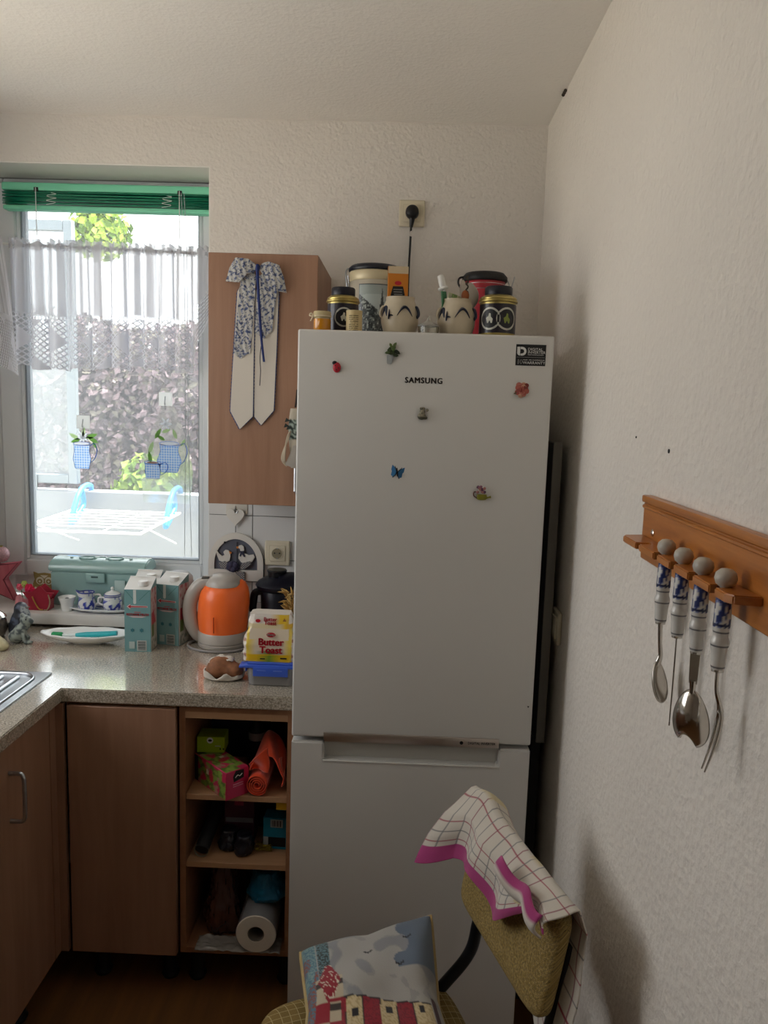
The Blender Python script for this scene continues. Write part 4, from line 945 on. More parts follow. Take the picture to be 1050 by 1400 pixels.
plate('bag_clip', [(.030, .099), (.050, .099), (.048, .115), (.040, .124), (.033, .112)], .010, pbr('crust_brown', '#9c6c3c', .7), bb, None, -.030, None, .002)
box('print_line', .032, .050, -.0436, -.043, .009, .013, 'blackm', bb)
box('print_line', -.024, -.010, -.0436, -.043, .007, .010, 'blackm', bb)
# bun in paper
t = thing('bread_roll', 'brown bread roll half wrapped in a white paper bag on the worktop edge', 'bread', (-.478, 2.06, ZW))
blob('roll', [(-.016, 0, .030, .036, .030, .032), (.024, -.004, .024, .028, .027, .022), (-.032, -.004, .020, .02, .022, .016), (.002, .010, .040, .022, .02, .016)], pbr('crust', '#8a5a3c', .7, var=.25, vscale=60, bump=.4, bscale=120), t, .007)
paperm = pbr('paper_white', '#cfc8be', .7, bump=.3, bscale=60)
def pw(u, v):
    a = 2*PI*u; r = .55+.45*min(1, v*1.8)
    n = fbm(math.cos(a)*2.2, math.sin(a)*2.2, v*2)
    lift = .012*max(0, v-.35)/.65*(1+1.8*n)
    return Vector(((.058*math.cos(a)-.004)*r*(1+.16*n), .040*math.sin(a)*r*(1+.16*n), .001+lift+.006*max(0, v-.2)))
grid('paper', 48, 14, pw, paperm, t, None, .0008, 180, True)
def pw2(u, v):
    return Vector((-.050+.085*v+.004*fbm(u*5, v*5), .020-.050*u+.004*fbm(v*6, u*6, 3), .046+.016*math.sin(PI*v)*math.sin(PI*min(1, u+.25))-.030*max(0, u-.6)+.006*fbm(u*6, v*6, 7)))
grid('paper_flap', 12, 12, lambda u, v: pw2(u*.62, v*.8+.05), paperm, t, None, .0008)
# straw bundle
t = thing('straw_bundle', 'bundle of dried straw ears tied with a blue ribbon beside the fridge', 'dried flowers', (-.300, 2.30, ZW))
random.seed(3)
for k in range(64):
    a = random.uniform(0, 2*PI); s = random.uniform(.2, 1)
    x, y = -.022+.020*s*math.cos(a), -.02+.016*s*math.sin(a); z = .118+.085*random.random()
    bm = bmesh.new(); d = Vector((math.cos(a)*.5-.25, math.sin(a)*.5, random.uniform(-.4, 1))).normalized()
    bmtube(bm, [Vector((x, y, z)), Vector((x, y, z))+d*.012, Vector((x, y, z))+d*.028], [.0012, .0038, .0006], 6)
    frombm('straw_ear', bm, pbr('straw', random.choice(['#b8924e', '#c9a867', '#9c763a']), .8), t, 60)
tubes('stems', [([(.004*math.cos(k), .004*math.sin(k), .0), (-.018+.010*math.cos(k), -.02+.010*math.sin(k), .15)], .0014) for k in range(9)], pbr('straw_stem', '#b39458', .8), t)
grid('blue_ribbon', 16, 10, lambda u, v: (-.036+.030*u+.004*math.sin(v*7), -.045-.002*math.sin(u*6), .035+.085*v), 'navy', t, None, .003)
# canister behind the cartons
t = thing('paper_roll', 'white rounded kitchen roll standing behind the milk cartons', 'kitchen roll', (-.735, 2.478, ZW))
lathe('roll', [(.048, 0), (.050, .004), (.050, .170), (.047, .192), (.036, .204), (.02, .209), (0, .21)], pbr('soft_white_paper', '#d9dcdf', .9, bump=.2, bscale=300), t, seg=36)
# crumpled clear film
t = thing('plastic_bag', 'crumpled clear plastic bag between the milk carton and the kettle', 'bag', (-.655, 2.46, ZW))
def film(u, v):
    a = 2*PI*u; n = fbm(math.cos(a)*2.5, math.sin(a)*2.5, v*3)+.5*fbm(math.cos(a)*6, math.sin(a)*6, v*7)
    r = (.038-.020*v)*(1+.5*n)
    return Vector((r*math.cos(a), r*math.sin(a), .072*v*(1+.3*n)))
grid('film', 40, 16, film, pbr('clear_film', '#ccd3d4', .18, trans=.5, coat=.3), t, None, 0, 60, True)
# milk cartons
def carton(x, y, rz, label):
    t = thing('milk_carton', label, 'carton', (x, y, ZW), rz, 'milk cartons')
    W, D, H, HB = .080, .068, .196, .206
    bm = bmesh.new()
    vs_ = [bm.verts.new(p) for p in [(-W/2, -D/2, 0), (W/2, -D/2, 0), (W/2, D/2, 0), (-W/2, D/2, 0), (-W/2, -D/2, H), (W/2, -D/2, H), (W/2, D/2, HB+.016), (-W/2, D/2, HB+.016)]]
    for f in ((0, 3, 2, 1), (0, 1, 5, 4), (1, 2, 6, 5), (2, 3, 7, 6), (3, 0, 4, 7)): bm.faces.new([vs_[i] for i in f])
    f = bm.faces.new([vs_[i] for i in (4, 5, 6, 7)]); f.material_index = 1
    frombm('box', bm, [pbr('carton_teal', '#6f9a9d', .45, coat=.1), pbr('carton_top', '#e2e2de', .45)], t)
    lathe('cap', [(.0145, 0), (.0150, .002), (.0150, .013), (.0140, .0145), (0, .015)], 'white_pl', t, (.012, -.008, .2035), 24)
    box('top_seam', -W/2, W/2, D/2-.004, D/2, HB+.012, HB+.0175, pbr('carton_top', '#e2e2de', .45), t)
    y0 = -D/2-.0006
    def fl(nm, pts, m): plate(nm, pts, .0005, m, t, None, y0)
    fl('fold_crease', [(-.038, .194), (-.036, .194), (-.012, .165), (-.013, .164)], pbr('teal_dark', '#467a77', .5)); fl('fold_crease', [(.038, .194), (.036, .194), (.004, .162), (.005, .161)], pbr('teal_dark', '#467a77', .5))
    fl('straw_strip', [(-.0125, .155)]+[(-.0125+.0045+.0045*math.cos(a), .155+.0045*math.sin(a)) for a in [PI+PI*k/6 for k in range(1, 6)]]+[(-.0035, .155), (-.0035, .195), (-.0125, .195)], pbr('strip_white', '#c9d3cf', .5))
    pk = pbr('carton_pink_white', '#d9c3c4', .5); rdc = pbr('carton_red', '#b8303c', .5)
    fl('arrow_outline', [(-.033, .1425), (-.022, .151), (-.021, .1465), (.031, .1450), (.031, .1400), (-.021, .1395), (-.022, .134)], pk)
    y0 -= .0006
    fl('arrow_logo', [(-.029, .1425), (-.021, .148), (-.020, .1440), (.029, .1437), (.029, .1413), (-.020, .1410), (-.021, .137)], rdc)
    fl('print_line', [(-.010, .1245), (.010, .1245), (.010, .1262), (-.010, .1262)], rdc)
    text('lettering', 'FETTARME MILCH', .0098, rdc, t, (0, y0, .1175), bold=.0003, sx=.86)
    fl('underline', [(-.028, .1125), (.028, .1125), (.014, .1085), (-.014, .1085)], pk)
    bdk = pbr('print_blue', '#2f6d78', .6)
    for x, s in ((-.016, 1), (.012, 1)): fl('print_mark', [(x+.007*math.cos(a)*(1 if k % 2 else .6), .068+.007*math.sin(a)*(1 if k % 2 else .6)) for k, a in enumerate([2*PI*k/12 for k in range(12)])], bdk)
    fl('barcode_field', [(-.002, .003), (.027, .003), (.027, .036), (-.002, .036)], pbr('barcode_white', '#b9bdb8', .6))
    y0 -= .0006
    for k in range(9): fl('barcode_bar', [(.001, .006+.0031*k), (.024, .006+.0031*k), (.024, .006+.0031*k+(.0018 if k % 3 else .0010)), (.001, .006+.0031*k+(.0018 if k % 3 else .0010))], pbr('bar_dark', '#4a5456', .6))
    fl('info_field', [(-.026, .010), (-.009, .010), (-.009, .032), (-.026, .032)], pbr('info_white', '#a9b9b6', .6))
    # side picture
    def sidecol(u, v):
        if u < .12: return '#cfd6d4'
        if v > .62: return '#c9b8b6' if fbm(u*5, v*14) < .12 else '#b5606a'
        if v > .42: return '#c2b6ae' if u+.9*(v-.42) > .75+.2*fbm(u*4, v*8) else '#b23a44'
        if v > .2: return '#55702f' if u < .5 else '#b9b7a8'
        return '#c6c5bd' if fbm(u*8, v*12) > -.1 else '#7e8c7c'
    grid('side_picture', 14, 40, lambda u, v: (W/2+.0006, -D/2+.002+(D-.004)*u, .002+.194*v), 'print', t, sidecol)
    return t
carton(-.7975, 2.290, 3, 'teal milk carton nearest the plate, in front of another carton')
carton(-.806, 2.388, 4, 'teal milk carton standing behind the front left one')
carton(-.7215, 2.366, -12, 'teal milk carton on the right, next to the kettle')
# leaf-shaped plate
t = thing('leaf_dish', 'long white leaf-shaped porcelain dish holding a brush', 'dish', (-.980, 2.325, ZW), 3)
def ld_(u, v):
    a = 2*PI*u; r = v
    x = .148*math.cos(a)*r; wv = .060*math.sin(a)*r*(1-.25*abs(math.cos(a))**3)
    z = .004+.030*r**3+.0025*math.sin(a*11)*max(0, r-.6)
    return Vector((x, wv, z))
grid('dish', 66, 12, ld_, 'porc', t, None, .003, 180, True)
lathe('foot_ring', [(.05, 0), (.052, .004), (.048, .004)], 'porc', t, (0, 0, 0), 32, sy=.42)
for a in range(5): tube('leaf_vein', [(.02*a-.05, 0, .0062), (.02*a-.03, .028, .013), (.02*a-.02, .042, .021)], .0008, pbr('vein_grey', '#b9c0c2', .4), t, 5)
for x, y in ((-.062, .022), (-.098, .010)): plate('printed_ring', ring2(0, 0, .007, 20), .0005, pbr('print_grey_blue', '#8d97a6', .5), t, Matrix.Translation((x, y, .0135)) @ Matrix.Rotation(math.radians(60), 4, 'X'))
t = thing('dish_brush', 'turquoise brush with a green bristle end lying in the leaf dish', 'brush', (-.985, 2.318, ZW+.02), 2)
tq = pbr('turquoise', '#2bb0b8', .35, trans=.1)
tube('grip', [(-.03, 0, .006), (.0, 0, .008), (.05, .0, .011), (.10, .0, .016)], [.006, .0085, .009, .0075], tq, t, 10)
tube('neck', [(-.075, 0, .005), (-.03, 0, .006)], [.004, .005], pbr('white_neck', '#dfe6e4', .4), t, 8)
lathe('bristles', [(.0062, 0), (.008, .003), (.0085, .030), (.006, .034)], pbr('green_bristle', '#2f8f5a', .9, var=.3, vscale=300), t, (-.072, 0, .006), 16, rot=Matrix.Rotation(-PI/2, 3, 'Y'))
t = thing('sponge_scrap', 'small grey lump of steel wool at the back of the leaf dish', 'scourer', (-.965, 2.355, ZW+.013))
blob('lump', [(0, 0, .006, .016, .010, .008), (.014, .004, .007, .010, .008, .008)], pbr('wool_grey', '#7e7f80', .6, .4, bump=.8, bscale=400), t, .004)
# figurines at the left
def fcol_dark(p, n):
    if p.x > .010 and p.z > .030: return '#aab0b2' if fbm(p.x, p.y, p.z, 160) > -.1 else '#5d6470'
    return '#20242e' if fbm(p.x, p.y, p.z, 90) > -.15 else '#4b5468'
t = thing('bird_figurine', 'dark grey bird figurine with a pale breast behind the pale animal figurine', 'figurine', (-1.222, 2.372, ZW)); t.scale = (1.22, 1.22, 1.18)
blob('body', [(-.004, 0, .026, .024, .020, .028), (0, 0, .048, .020, .018, .026), (.004, 0, .078, .017, .016, .017), (.018, -.004, .058, .012, .012, .020), (-.014, 0, .018, .014, .016, .018)], 'print', t, .005, fcol_dark)
lathe('beak', [(.005, 0), (.0028, .008), (.0006, .015)], pbr('beak_grey', '#6d6a66', .5), t, (.016, -.004, .080), 10, rot=Matrix.Rotation(math.radians(80), 3, 'Y'))
t = thing('animal_figurine', 'pale grey-green sitting animal figurine, front right of the little group', 'figurine', (-1.176, 2.295, ZW)); t.scale = (1.2, 1.2, 1.2)
def fcol_l(p, n): return '#8f9890' if fbm(p.x, p.y, p.z, 120) > -.1 else '#4d5658'
blob('body', [(-.016, 0, .018, .020, .016, .018), (-.006, 0, .032, .015, .014, .020), (.008, 0, .048, .012, .012, .014), (.010, 0, .064, .014, .012, .012), (.022, -.001, .060, .010, .008, .008), (.004, -.004, .076, .006, .005, .007), (.010, -.006, .020, .006, .006, .022), (.020, -.006, .005, .012, .006, .005), (.004, .010, .012, .012, .006, .010)], 'print', t, .0045, fcol_l)
for y in (-.008,): ball('eye', (.016, -.011, .067), .0022, 'black', t, 1)
t = thing('sugar_bowl', 'dark glazed pot with a silver lid at the left edge of the worktop', 'pot', (-1.300, 2.350, ZW)); t.scale = (1.15, 1.15, 1.25)
lathe('pot', [(.026, 0), (.034, .006), (.040, .026), (.036, .044), (.030, .050), (0, .05)], pbr('mottled_glaze', '#5e5750', .25, var=.5, vscale=45, coat=.4), t, seg=36)
lathe('lid', [(.036, .049), (.037, .053), (.028, .062), (.014, .069), (.005, .072), (.005, .078), (0, .080)], 'chrome', t, seg=36)
tube('wire_loop', [(-.006, -.01, .075), (-.012, -.012, .105), (.004, -.012, .125), (.016, -.010, .105), (.006, -.01, .078)], .0022, 'gold', t, 8)
t = thing('cream_stone', 'knobbly cream-coloured stone at the left edge of the worktop', 'stone', (-1.222, 2.225, ZW))
blob('stone', [(0, 0, .018, .032, .026, .020), (-.028, 0, .022, .024, .022, .022), (.022, -.004, .012, .018, .016, .014), (-.010, .010, .034, .018, .014, .012)], pbr('stone_cream', '#b9b190', .7, var=.2, vscale=30, bump=.4, bscale=80), t, .006)

# ================================================================== ON THE WINDOW SILL (z=.955)
ZS = .9552
t = thing('bread_bin', 'mint green retro bread bin with a rounded lid under the window', 'bread bin', (-1.046, 2.628, ZS))
prof = [(-.062, 0), (-.066, .006), (-.074, .118), (-.078, .122), (-.079, .134), (-.074, .146), (-.055, .158), (-.02, .165), (.03, .164), (.062, .154), (.072, .136), (.072, .006), (.066, 0)]
def endcap(name, pr, x0, x1, m): return plate(name, pr, x1-x0, m, t, Matrix(((0, 1, 0, x0), (1, 0, 0, 0), (0, 0, 1, 0), (0, 0, 0, 1))), 0, 40, .004)
endcap('body', [(-.050, 0), (-.054, .006), (-.060, .121), (.052, .121), (.054, .006), (.050, 0)], -.164, .164, 'mint')
endcap('lid', [(-.064, .122), (-.066, .134), (-.061, .147), (-.046, .158), (-.016, .165), (.022, .164), (.046, .154), (.056, .136), (.056, .122)], -.170, .170, 'mint')
box('latch_plate', -.036, .030, -.072, -.061, .088, .122, 'mint', t, .004)
box('latch_mark', -.016, .008, -.0728, -.0718, .106, .112, pbr('mark_dark', '#3c5654', .6), t)
mdk = pbr('mint_shadow', '#5f8a83', .4)
for x, r in ((-.105, .006), (.105, .006)): lathe('lid_dot', [(r, 0), (r, .0012), (0, .0014)], mdk, t, (x, -.018, .1645), 14)
for x in (-.050, .050): tube('lid_ring', [(x+.028*math.cos(k*PI/12), -.016+.018*math.sin(k*PI/12), .1648+.0006*math.sin(k*PI/12)) for k in range(24)], .0022, mdk, t, 6, False, True)
tube('lid_arc', [(.020*math.cos(k*PI/10), -.026+.022*math.sin(k*PI/10), .1632+.002*math.sin(k*PI/10)) for k in range(11)], .0022, mdk, t, 6, False)
t = thing('paper_note', 'small clear tag leaning on the front of the bread bin', 'tag', (-.965, 2.564, ZS+.083))
box('tag', -.018, .018, -.001, .001, -.083, .015, pbr('tag_pale', '#b9cfcb', .3), t)
t = thing('egg_cup', 'small plain white porcelain cup on the sill beside the tray', 'cup', (-1.128, 2.512, ZS))
lathe('cup', [(.017, 0), (.019, .003), (.0185, .010), (.0215, .026), (.0275, .044), (.0285, .048), (.0270, .048), (.020, .026), (0, .014)], 'porc', t, seg=36)
ball('tea_crumb', (-.002, .004, .040), .006, pbr('grey_lump', '#54585a', .7), t, 2, (1.2, 1, .6))
t = thing('porcelain_tray', 'oval white porcelain tray with a blue rim on the sill', 'tray', (-1.005, 2.514, ZS))
def try_(u, v):
    a = 2*PI*u; return Vector((.115*math.cos(a)*v, .044*math.sin(a)*v, .003+.012*v**5))
grid('tray', 60, 10, try_, 'tinprint', t, lambda u, v: '#27348c' if (v < .88 and v > .35 and fbm(u*14, v*6) > -.05) else '#dfe1e3', .003, 180, True)
def delft(u, v):
    if v > .93 or v < .04: return '#2d3c94'
    n = fbm(math.cos(2*PI*u)*2.6, math.sin(2*PI*u)*2.6, v*4.0)
    return '#2a39a0' if n > .22 and v < .62 else ('#6a76bb' if n > .15 else '#e4e5e4')
def pot_of(prof, H):
    def f(u, v):
        z = v*H; k = 0
        while k < len(prof)-2 and prof[k+1][1] < z: k += 1
        (r1, z1), (r2, z2) = prof[k], prof[k+1]; q = (z-z1)/(z2-z1); r = r1+(r2-r1)*q
        return Vector((r*math.cos(2*PI*u), r*math.sin(2*PI*u), z))
    return f
t = thing('cream_jug', 'white cream jug with blue painted flowers on the tray', 'jug', (-1.060, 2.512, ZS+.0065))
pj_ = pot_of([(.022, 0), (.0275, .010), (.028, .022), (.0235, .042), (.0255, .062)], .062)
def spoutj(u, v):
    p = pj_(u, v); a = 2*PI*u; k = max(0, -math.cos(a-.5))**10*max(0, v-.6)/.4; return Vector((p.x*(1+.35*k), p.y*(1+.35*k), p.z+.008*k-.004*max(0, v-.8)*math.sin(a)))
grid('jug', 48, 40, spoutj, 'tinprint', t, delft, .002, 180, True)
lathe('base', [(.022, .0), (.022, .002), (0, .002)], 'porc', t, seg=30)
tube('handle', [(.024, .004, .050), (.042, .008, .050), (.044, .008, .028), (.027, .004, .016)], .0035, 'porc', t, 8)
t = thing('sugar_pot', 'small white lidded pot with blue painted flowers on the tray', 'pot', (-.972, 2.514, ZS+.0065))
grid('pot', 48, 36, pot_of([(.021, 0), (.029, .012), (.031, .026), (.027, .046), (.026, .052)], .052), 'tinprint', t, delft, .002, 180, True)
lathe('lid', [(.028, .052), (.0285, .055), (.020, .063), (.006, .068), (.004, .071), (.0065, .076), (.004, .081), (0, .082)], 'porc', t, seg=30)
lathe('blue_line', [(.0285, .0548), (.0289, .0552), (.0270, .0575), (.0265, .0570)], pbr('delft_blue', '#2d3c94', .3), t, seg=30, cap=False)
for s in (-1,): tube('handle', [(s*.028, 0, .042), (s*.045, -.004, .042), (s*.046, -.004, .024), (s*.030, 0, .016)], .0035, 'porc', t, 8)
# red star basket with paper roses
def star(R, r, n=5, a0=PI/2): return [((R if k % 2 == 0 else r)*math.cos(a0+PI*k/n), (R if k % 2 == 0 else r)*math.sin(a0+PI*k/n)) for k in range(2*n)]
t = thing('star_basket', 'dark red star-shaped felt basket with a gold cord on the sill', 'basket', (-1.222, 2.518, ZS))
felt = pbr('red_felt', '#99142e', .85, sheen=.3)
ba = [(-.034, 0), (.036, .0), (.036, .022), (.037, .034), (.056, .062), (.030, .064), (.006, .086), (-.020, .064), (-.054, .062), (-.034, .034)]
for y in (-.020, .018): plate('star_side', ba, .003, felt, t, None, y, None, .0008)
box('bottom', -.033, .035, -.018, .019, .001, .004, felt, t); box('side_wall', -.034, -.031, -.018, .019, .002, .034, felt, t); box('side_wall', .033, .036, -.018, .019, .002, .034, felt, t)
gcd = pbr('gold_cord', '#b98d3f', .5, .3)
tube('cord', [(-.018, -.023, .048), (-.008, -.025, .028), (.006, -.025, .006), (.018, -.024, .004)], .0022, gcd, t, 8); tube('cord', [(.036, -.021, .056), (.042, -.022, .03), (.034, -.024, .006), (.022, -.024, .003)], .002, pbr('cord_grey_gold', '#a8997c', .5), t, 8)
def rose(name, label, x, y, z, r, cs):
    t = thing(name, label, 'flower', (x, y, z))
    for k in range(16):
        a = k*2.4; q = r*.22*math.sqrt(k)
        R_ = Matrix.Translation((q*math.cos(a), -.006*(1-k/16)-.002, q*math.sin(a))) @ Matrix.Rotation(-a, 4, 'Y') @ Matrix.Rotation(math.radians(35), 4, 'Z')
        plate('petal', ring2(0, 0, r*.46, 9), .0015, pbr('petal', cs[k % len(cs)], .7), t, R_)
    tube('stem', [(0, .006, -.002), (.002, .010, -.03), (.004, .012, -.055)], .0015, pbr('stem_green', '#4f7a35', .7), t, 6)
rose('paper_rose', 'bright pink artificial rose in the star basket', -1.256, 2.512, ZS+.070, .017, ['#d0174f', '#e02a64', '#c4103f'])
rose('paper_rose', 'pale green artificial bud above the star basket', -1.284, 2.535, ZS+.080, .012, ['#b9c46a', '#d6d597', '#9cb04d'])
rose('paper_rose', 'small coral pink artificial bud left of the star basket', -1.302, 2.535, ZS+.070, .011, ['#e2607c', '#ee8c9e', '#d94b68'])
t = thing('pink_ribbon', 'loop of sheer pink ribbon lying between the star ornaments', 'ribbon', (-1.297, 2.535, ZS))
grid('ribbon', 20, 6, lambda u, v: (-.022+.05*u, -.006+.006*math.sin(u*9)+.01*v, .004+.030*v+.008*math.sin(u*6)), pbr('sheer_pink', '#e49aa6', .6, trans=.2), t, None, .0006)
# owl
t = thing('owl_ornament', 'flat pierced brass owl ornament standing against the window frame', 'ornament', (-1.272, 2.655, ZS))
om = pbr('olive_brass', '#8f7a45', .6, .2); ol = pbr('owl_pale', '#cfc7b4', .7)
plate('owl_body', [(-.038, 0), (.038, 0), (.044, .030), (.042, .055), (.036, .070), (.040, .098), (.024, .092), (0, .095), (-.024, .092), (-.040, .098), (-.036, .070), (-.042, .055), (-.044, .030)], .005, om, t, None, -.0025, None, .0008)
for s in (-1, 1):
    plate('eye_cutout', ring2(s*.016, .066, .014, 20), .001, ol, t, None, -.0036); plate('eye_ring', ring2(s*.016, .064, .009, 18), .001, om, t, None, -.0046); plate('pupil', ring2(s*.016, .064, .004, 12), .001, ol, t, None, -.0054)
    for k in range(3): plate('feather_cutout', ring2(s*(.012+.010*k), .022+.006*k, .0055, 10, ez=1.7), .001, ol, t, None, -.0036)
plate('beak', [(-.006, .058), (.006, .058), (0, .046)], .001, ol, t, None, -.0048); plate('brow', [(-.014, .086), (.014, .086), (0, .074)], .001, ol, t, None, -.0036)
# big pink star + ball
t = thing('star_lantern', 'large pink-red wooden star at the left end of the sill', 'ornament', (-1.432, 2.60, ZS+.088))
pw_ = wood('pink_washed_wood', '#b04a5c', '#c8707c', 'z', .7, 2)
plate('star', star(.118, .050, 5, .50), .035, pw_, t, None, -.0175, None, .003)
tube('edge_line', [(x, -.019, z) for x, z in star(.116, .049, 5, .50)], .0018, pbr('rust_edge', '#7a2a3a', .7), t, 6, False, True)
t = thing('glitter_ball', 'pale pink glitter ball resting on top of the large star', 'bauble', (-1.398, 2.60, ZS+.168))
ball('ball', (0, 0, 0), .028, pbr('glitter_pink', '#c9a3ab', .45, .3, var=.25, vscale=220), t, 4); lathe('cap', [(.006, .026), (.006, .032), (0, .032)], 'gold', t, seg=14)
# ================================================================== WINDOW DRESSING
# venetian blind drawn up
t = thing('venetian_blind', 'green slatted blind pulled up at the top of the window', 'blind', (-1.016, 2.664, 2.304))
BL, BRX = -.362, .344
box('head_rail', BL, BRX, -.018, .018, .058, .084, 'green_rail', t, .006, 3)
for k in range(9):
    z = .014+.0047*k
    def slat(u, v, z=z, k=k): return Vector((BL+.004+(BRX-BL-.006)*u, -.020+.040*v+.002*math.sin(k*2.1), z+.0035*math.sin(PI*v)+.0012*math.sin(k*3+u*4)))
    grid('slat', 8, 4, slat, 'green_blind', t, None, .0030)
box('bottom_rail', BL+.003, BRX, -.018, .018, -.004, .011, 'green_rail', t, .005, 3)
for x in (-.243, .242):
    box('cord_clip', x-.007, x+.007, -.0215, -.0175, .054, .068, 'blackm', t, .001)
    tube('ladder_cord', [(x, -.0225, .066), (x, -.0235, .02), (x, -.022, -.09)], .0014, pbr('cord_white', '#d8dedb', .7), t, 6, False)
for sx, x in ((1, -.19), (-1, .20)):
    tube('cord_coil', [(x+.018*math.sin(k*1.9), -.0235-.001*(k % 3), .05-.0042*k) for k in range(10)], .0010, pbr('cord_white', '#cfe0d8', .7), t, 5)
for x in (.258, .268): tube('pull_cord', [(x-.010, -.022, .06), (x, -.024, -.2), (x+.002, -.024, -.7), (x+.012*(1 if x > .26 else -.3), -.02, -1.17)], .0011, pbr('cord_grey', '#a9b3b8', .7), t, 5)
# rod + cafe curtain
t = thing('curtain_rod', 'thin white rod across the window carrying the lace curtain', 'curtain rod', (-1.01, 2.626, 2.178))
tube('rod', [(-.40, 0, .005), (.345, 0, -.010)], .0042, 'white_pl', t, 8, False)
for x in (-.33, .335): box('rod_hook', x-.006, x+.006, -.004, .060, -.010, .012, 'white_pl', t, .002)
lc = NT('lace_curtain'); lc.t.nodes.remove(lc.b)
uvn = lc.n('ShaderNodeUVMap'); sp_ = lc.n('ShaderNodeSeparateXYZ'); lc.l(uvn.outputs[0], sp_.inputs[0])
def mth(op, a, b=None, c=None):
    nd = lc.n('ShaderNodeMath', operation=op)
    for i, x in enumerate((a, b, c)):
        if x is None: continue
        if isinstance(x, (int, float)): nd.inputs[i].default_value = x
        else: lc.l(x, nd.inputs[i])
    return nd.outputs[0]
U, V = sp_.outputs[0], sp_.outputs[1]     # U, V in units of cloth width; V 0 bottom .. 1 top
nzc = lc.n('ShaderNodeTexNoise', noise_dimensions='1D', ins={'Scale': 30., 'Detail': 1.}); lc.l(U, nzc.inputs['W'])
mrc = lc.n('ShaderNodeMapRange', ins={1: .40, 2: .58, 3: .50, 4: .95}); lc.l(nzc.outputs[0], mrc.inputs[0]); fold = mrc.outputs[0]
# lace zone below V=.42 : diamond net with small solid squares
d1 = mth('FRACT', mth('MULTIPLY', mth('ADD', mth('MULTIPLY', U, 2.6), V), 22.0)); d2 = mth('FRACT', mth('MULTIPLY', mth('SUBTRACT', mth('MULTIPLY', U, 2.6), V), 22.0))
line = mth('MAXIMUM', mth('LESS_THAN', d1, .30), mth('LESS_THAN', d2, .30))
big1 = mth('FRACT', mth('MULTIPLY', mth('ADD', mth('MULTIPLY', U, 2.6), V), 2.2)); big2 = mth('FRACT', mth('MULTIPLY', mth('SUBTRACT', mth('MULTIPLY', U, 2.6), V), 2.2))
solid = mth('MULTIPLY', mth('GREATER_THAN', big1, .55), mth('GREATER_THAN', big2, .55))
lace = mth('MAXIMUM', line, solid)
dots = mth('MAXIMUM', mth('LESS_THAN', mth('FRACT', mth('MULTIPLY', U, 110.)), .55), mth('LESS_THAN', mth('FRACT', mth('MULTIPLY', V, 26.)), .5))
inlace = mth('LESS_THAN', V, .40); band = mth('MULTIPLY', mth('LESS_THAN', V, .435), mth('GREATER_THAN', V, .40))
dens = mth('ADD', mth('MULTIPLY', inlace, mth('ADD', mth('MULTIPLY', lace, .60), .34)), mth('ADD', mth('MULTIPLY', band, mth('ADD', mth('MULTIPLY', dots, .5), .3)), mth('MULTIPLY', mth('GREATER_THAN', V, .435), fold)))
tb = lc.n('ShaderNodeBsdfTransparent'); td = lc.n('ShaderNodeBsdfTranslucent'); td.inputs[0].default_value = (.58, .59, .64, 1); df = lc.n('ShaderNodeBsdfDiffuse'); df.inputs[0].default_value = (.78, .78, .82, 1)
m1 = lc.n('ShaderNodeMixShader', ins={0: .52}); lc.l(td.outputs[0], m1.inputs[1]); lc.l(df.outputs[0], m1.inputs[2])
m2 = lc.n('ShaderNodeMixShader'); lc.l(dens, m2.inputs[0]); lc.l(tb.outputs[0], m2.inputs[1]); lc.l(m1.outputs[0], m2.inputs[2]); lc.l(m2.outputs[0], lc.out.inputs[0])
MT['lace'] = lc.m
ct = thing('cafe_curtain', 'white lace cafe curtain gathered across the middle of the window', 'curtain', (-1.01, 2.626, 2.178))
def scl(u):  # lower hem with shallow zigzag points
    return .012*abs(((u*7) % 1)-.5)*2
def cur(u, v):
    amp = (.010+.010*(1-v))
    ph = u*2*PI*11+1.6*math.sin(u*9)
    x = -.335+.675*u+.008*math.sin(ph*1.0+1)*(1-.4*v)
    y = -.012+amp*math.sin(ph)+.004*math.sin(ph*2.3+1)
    zb = -.400-.010*math.sin(u*7)-scl(u)
    if u > .93: zb += (u-.93)*3.2
    if u < .05: zb += (.05-u)*.6
    z = .010-.022*u*0+ (zb)*(1-v) + .004*math.sin(ph*1.7)*v*v - .012*u
    return Vector((x, y, z))
grid('curtain_panel', 330, 40, cur, 'lace', ct)
def ruf(u, v):
    ph = u*2*PI*22
    return Vector((-.335+.675*u, -.008+.010*math.sin(ph)*(.4+abs(v-.5)), .006-.012*u+(v-.5)*.034+.003*math.sin(ph*1.3)))
grid('ruffled_heading', 260, 6, ruf, 'lace', ct)
st_ = thing('side_curtain', 'sheer white curtain corner draped at the far left of the window', 'curtain', (-1.36, 2.50, 2.18))
def sc_(u, v):
    x = .045-.16*u-.03*(1-v)*0+.05*(1-v)*(1-u); z = -.44*(1-v)*(1-.25*u)+.02*u
    return Vector((x, .02*math.sin(u*14+v*2)-.05*u, z))
grid('sheer_panel', 40, 30, sc_, 'lace', st_)
tube('pink_loop', [(.0, -.02, .0), (-.01, -.03, .035), (-.035, -.03, .05), (-.06, -.03, .04), (-.07, -.03, .0)], .008, pbr('pink_grey_loop', '#a58c8c', .7), st_, 8)
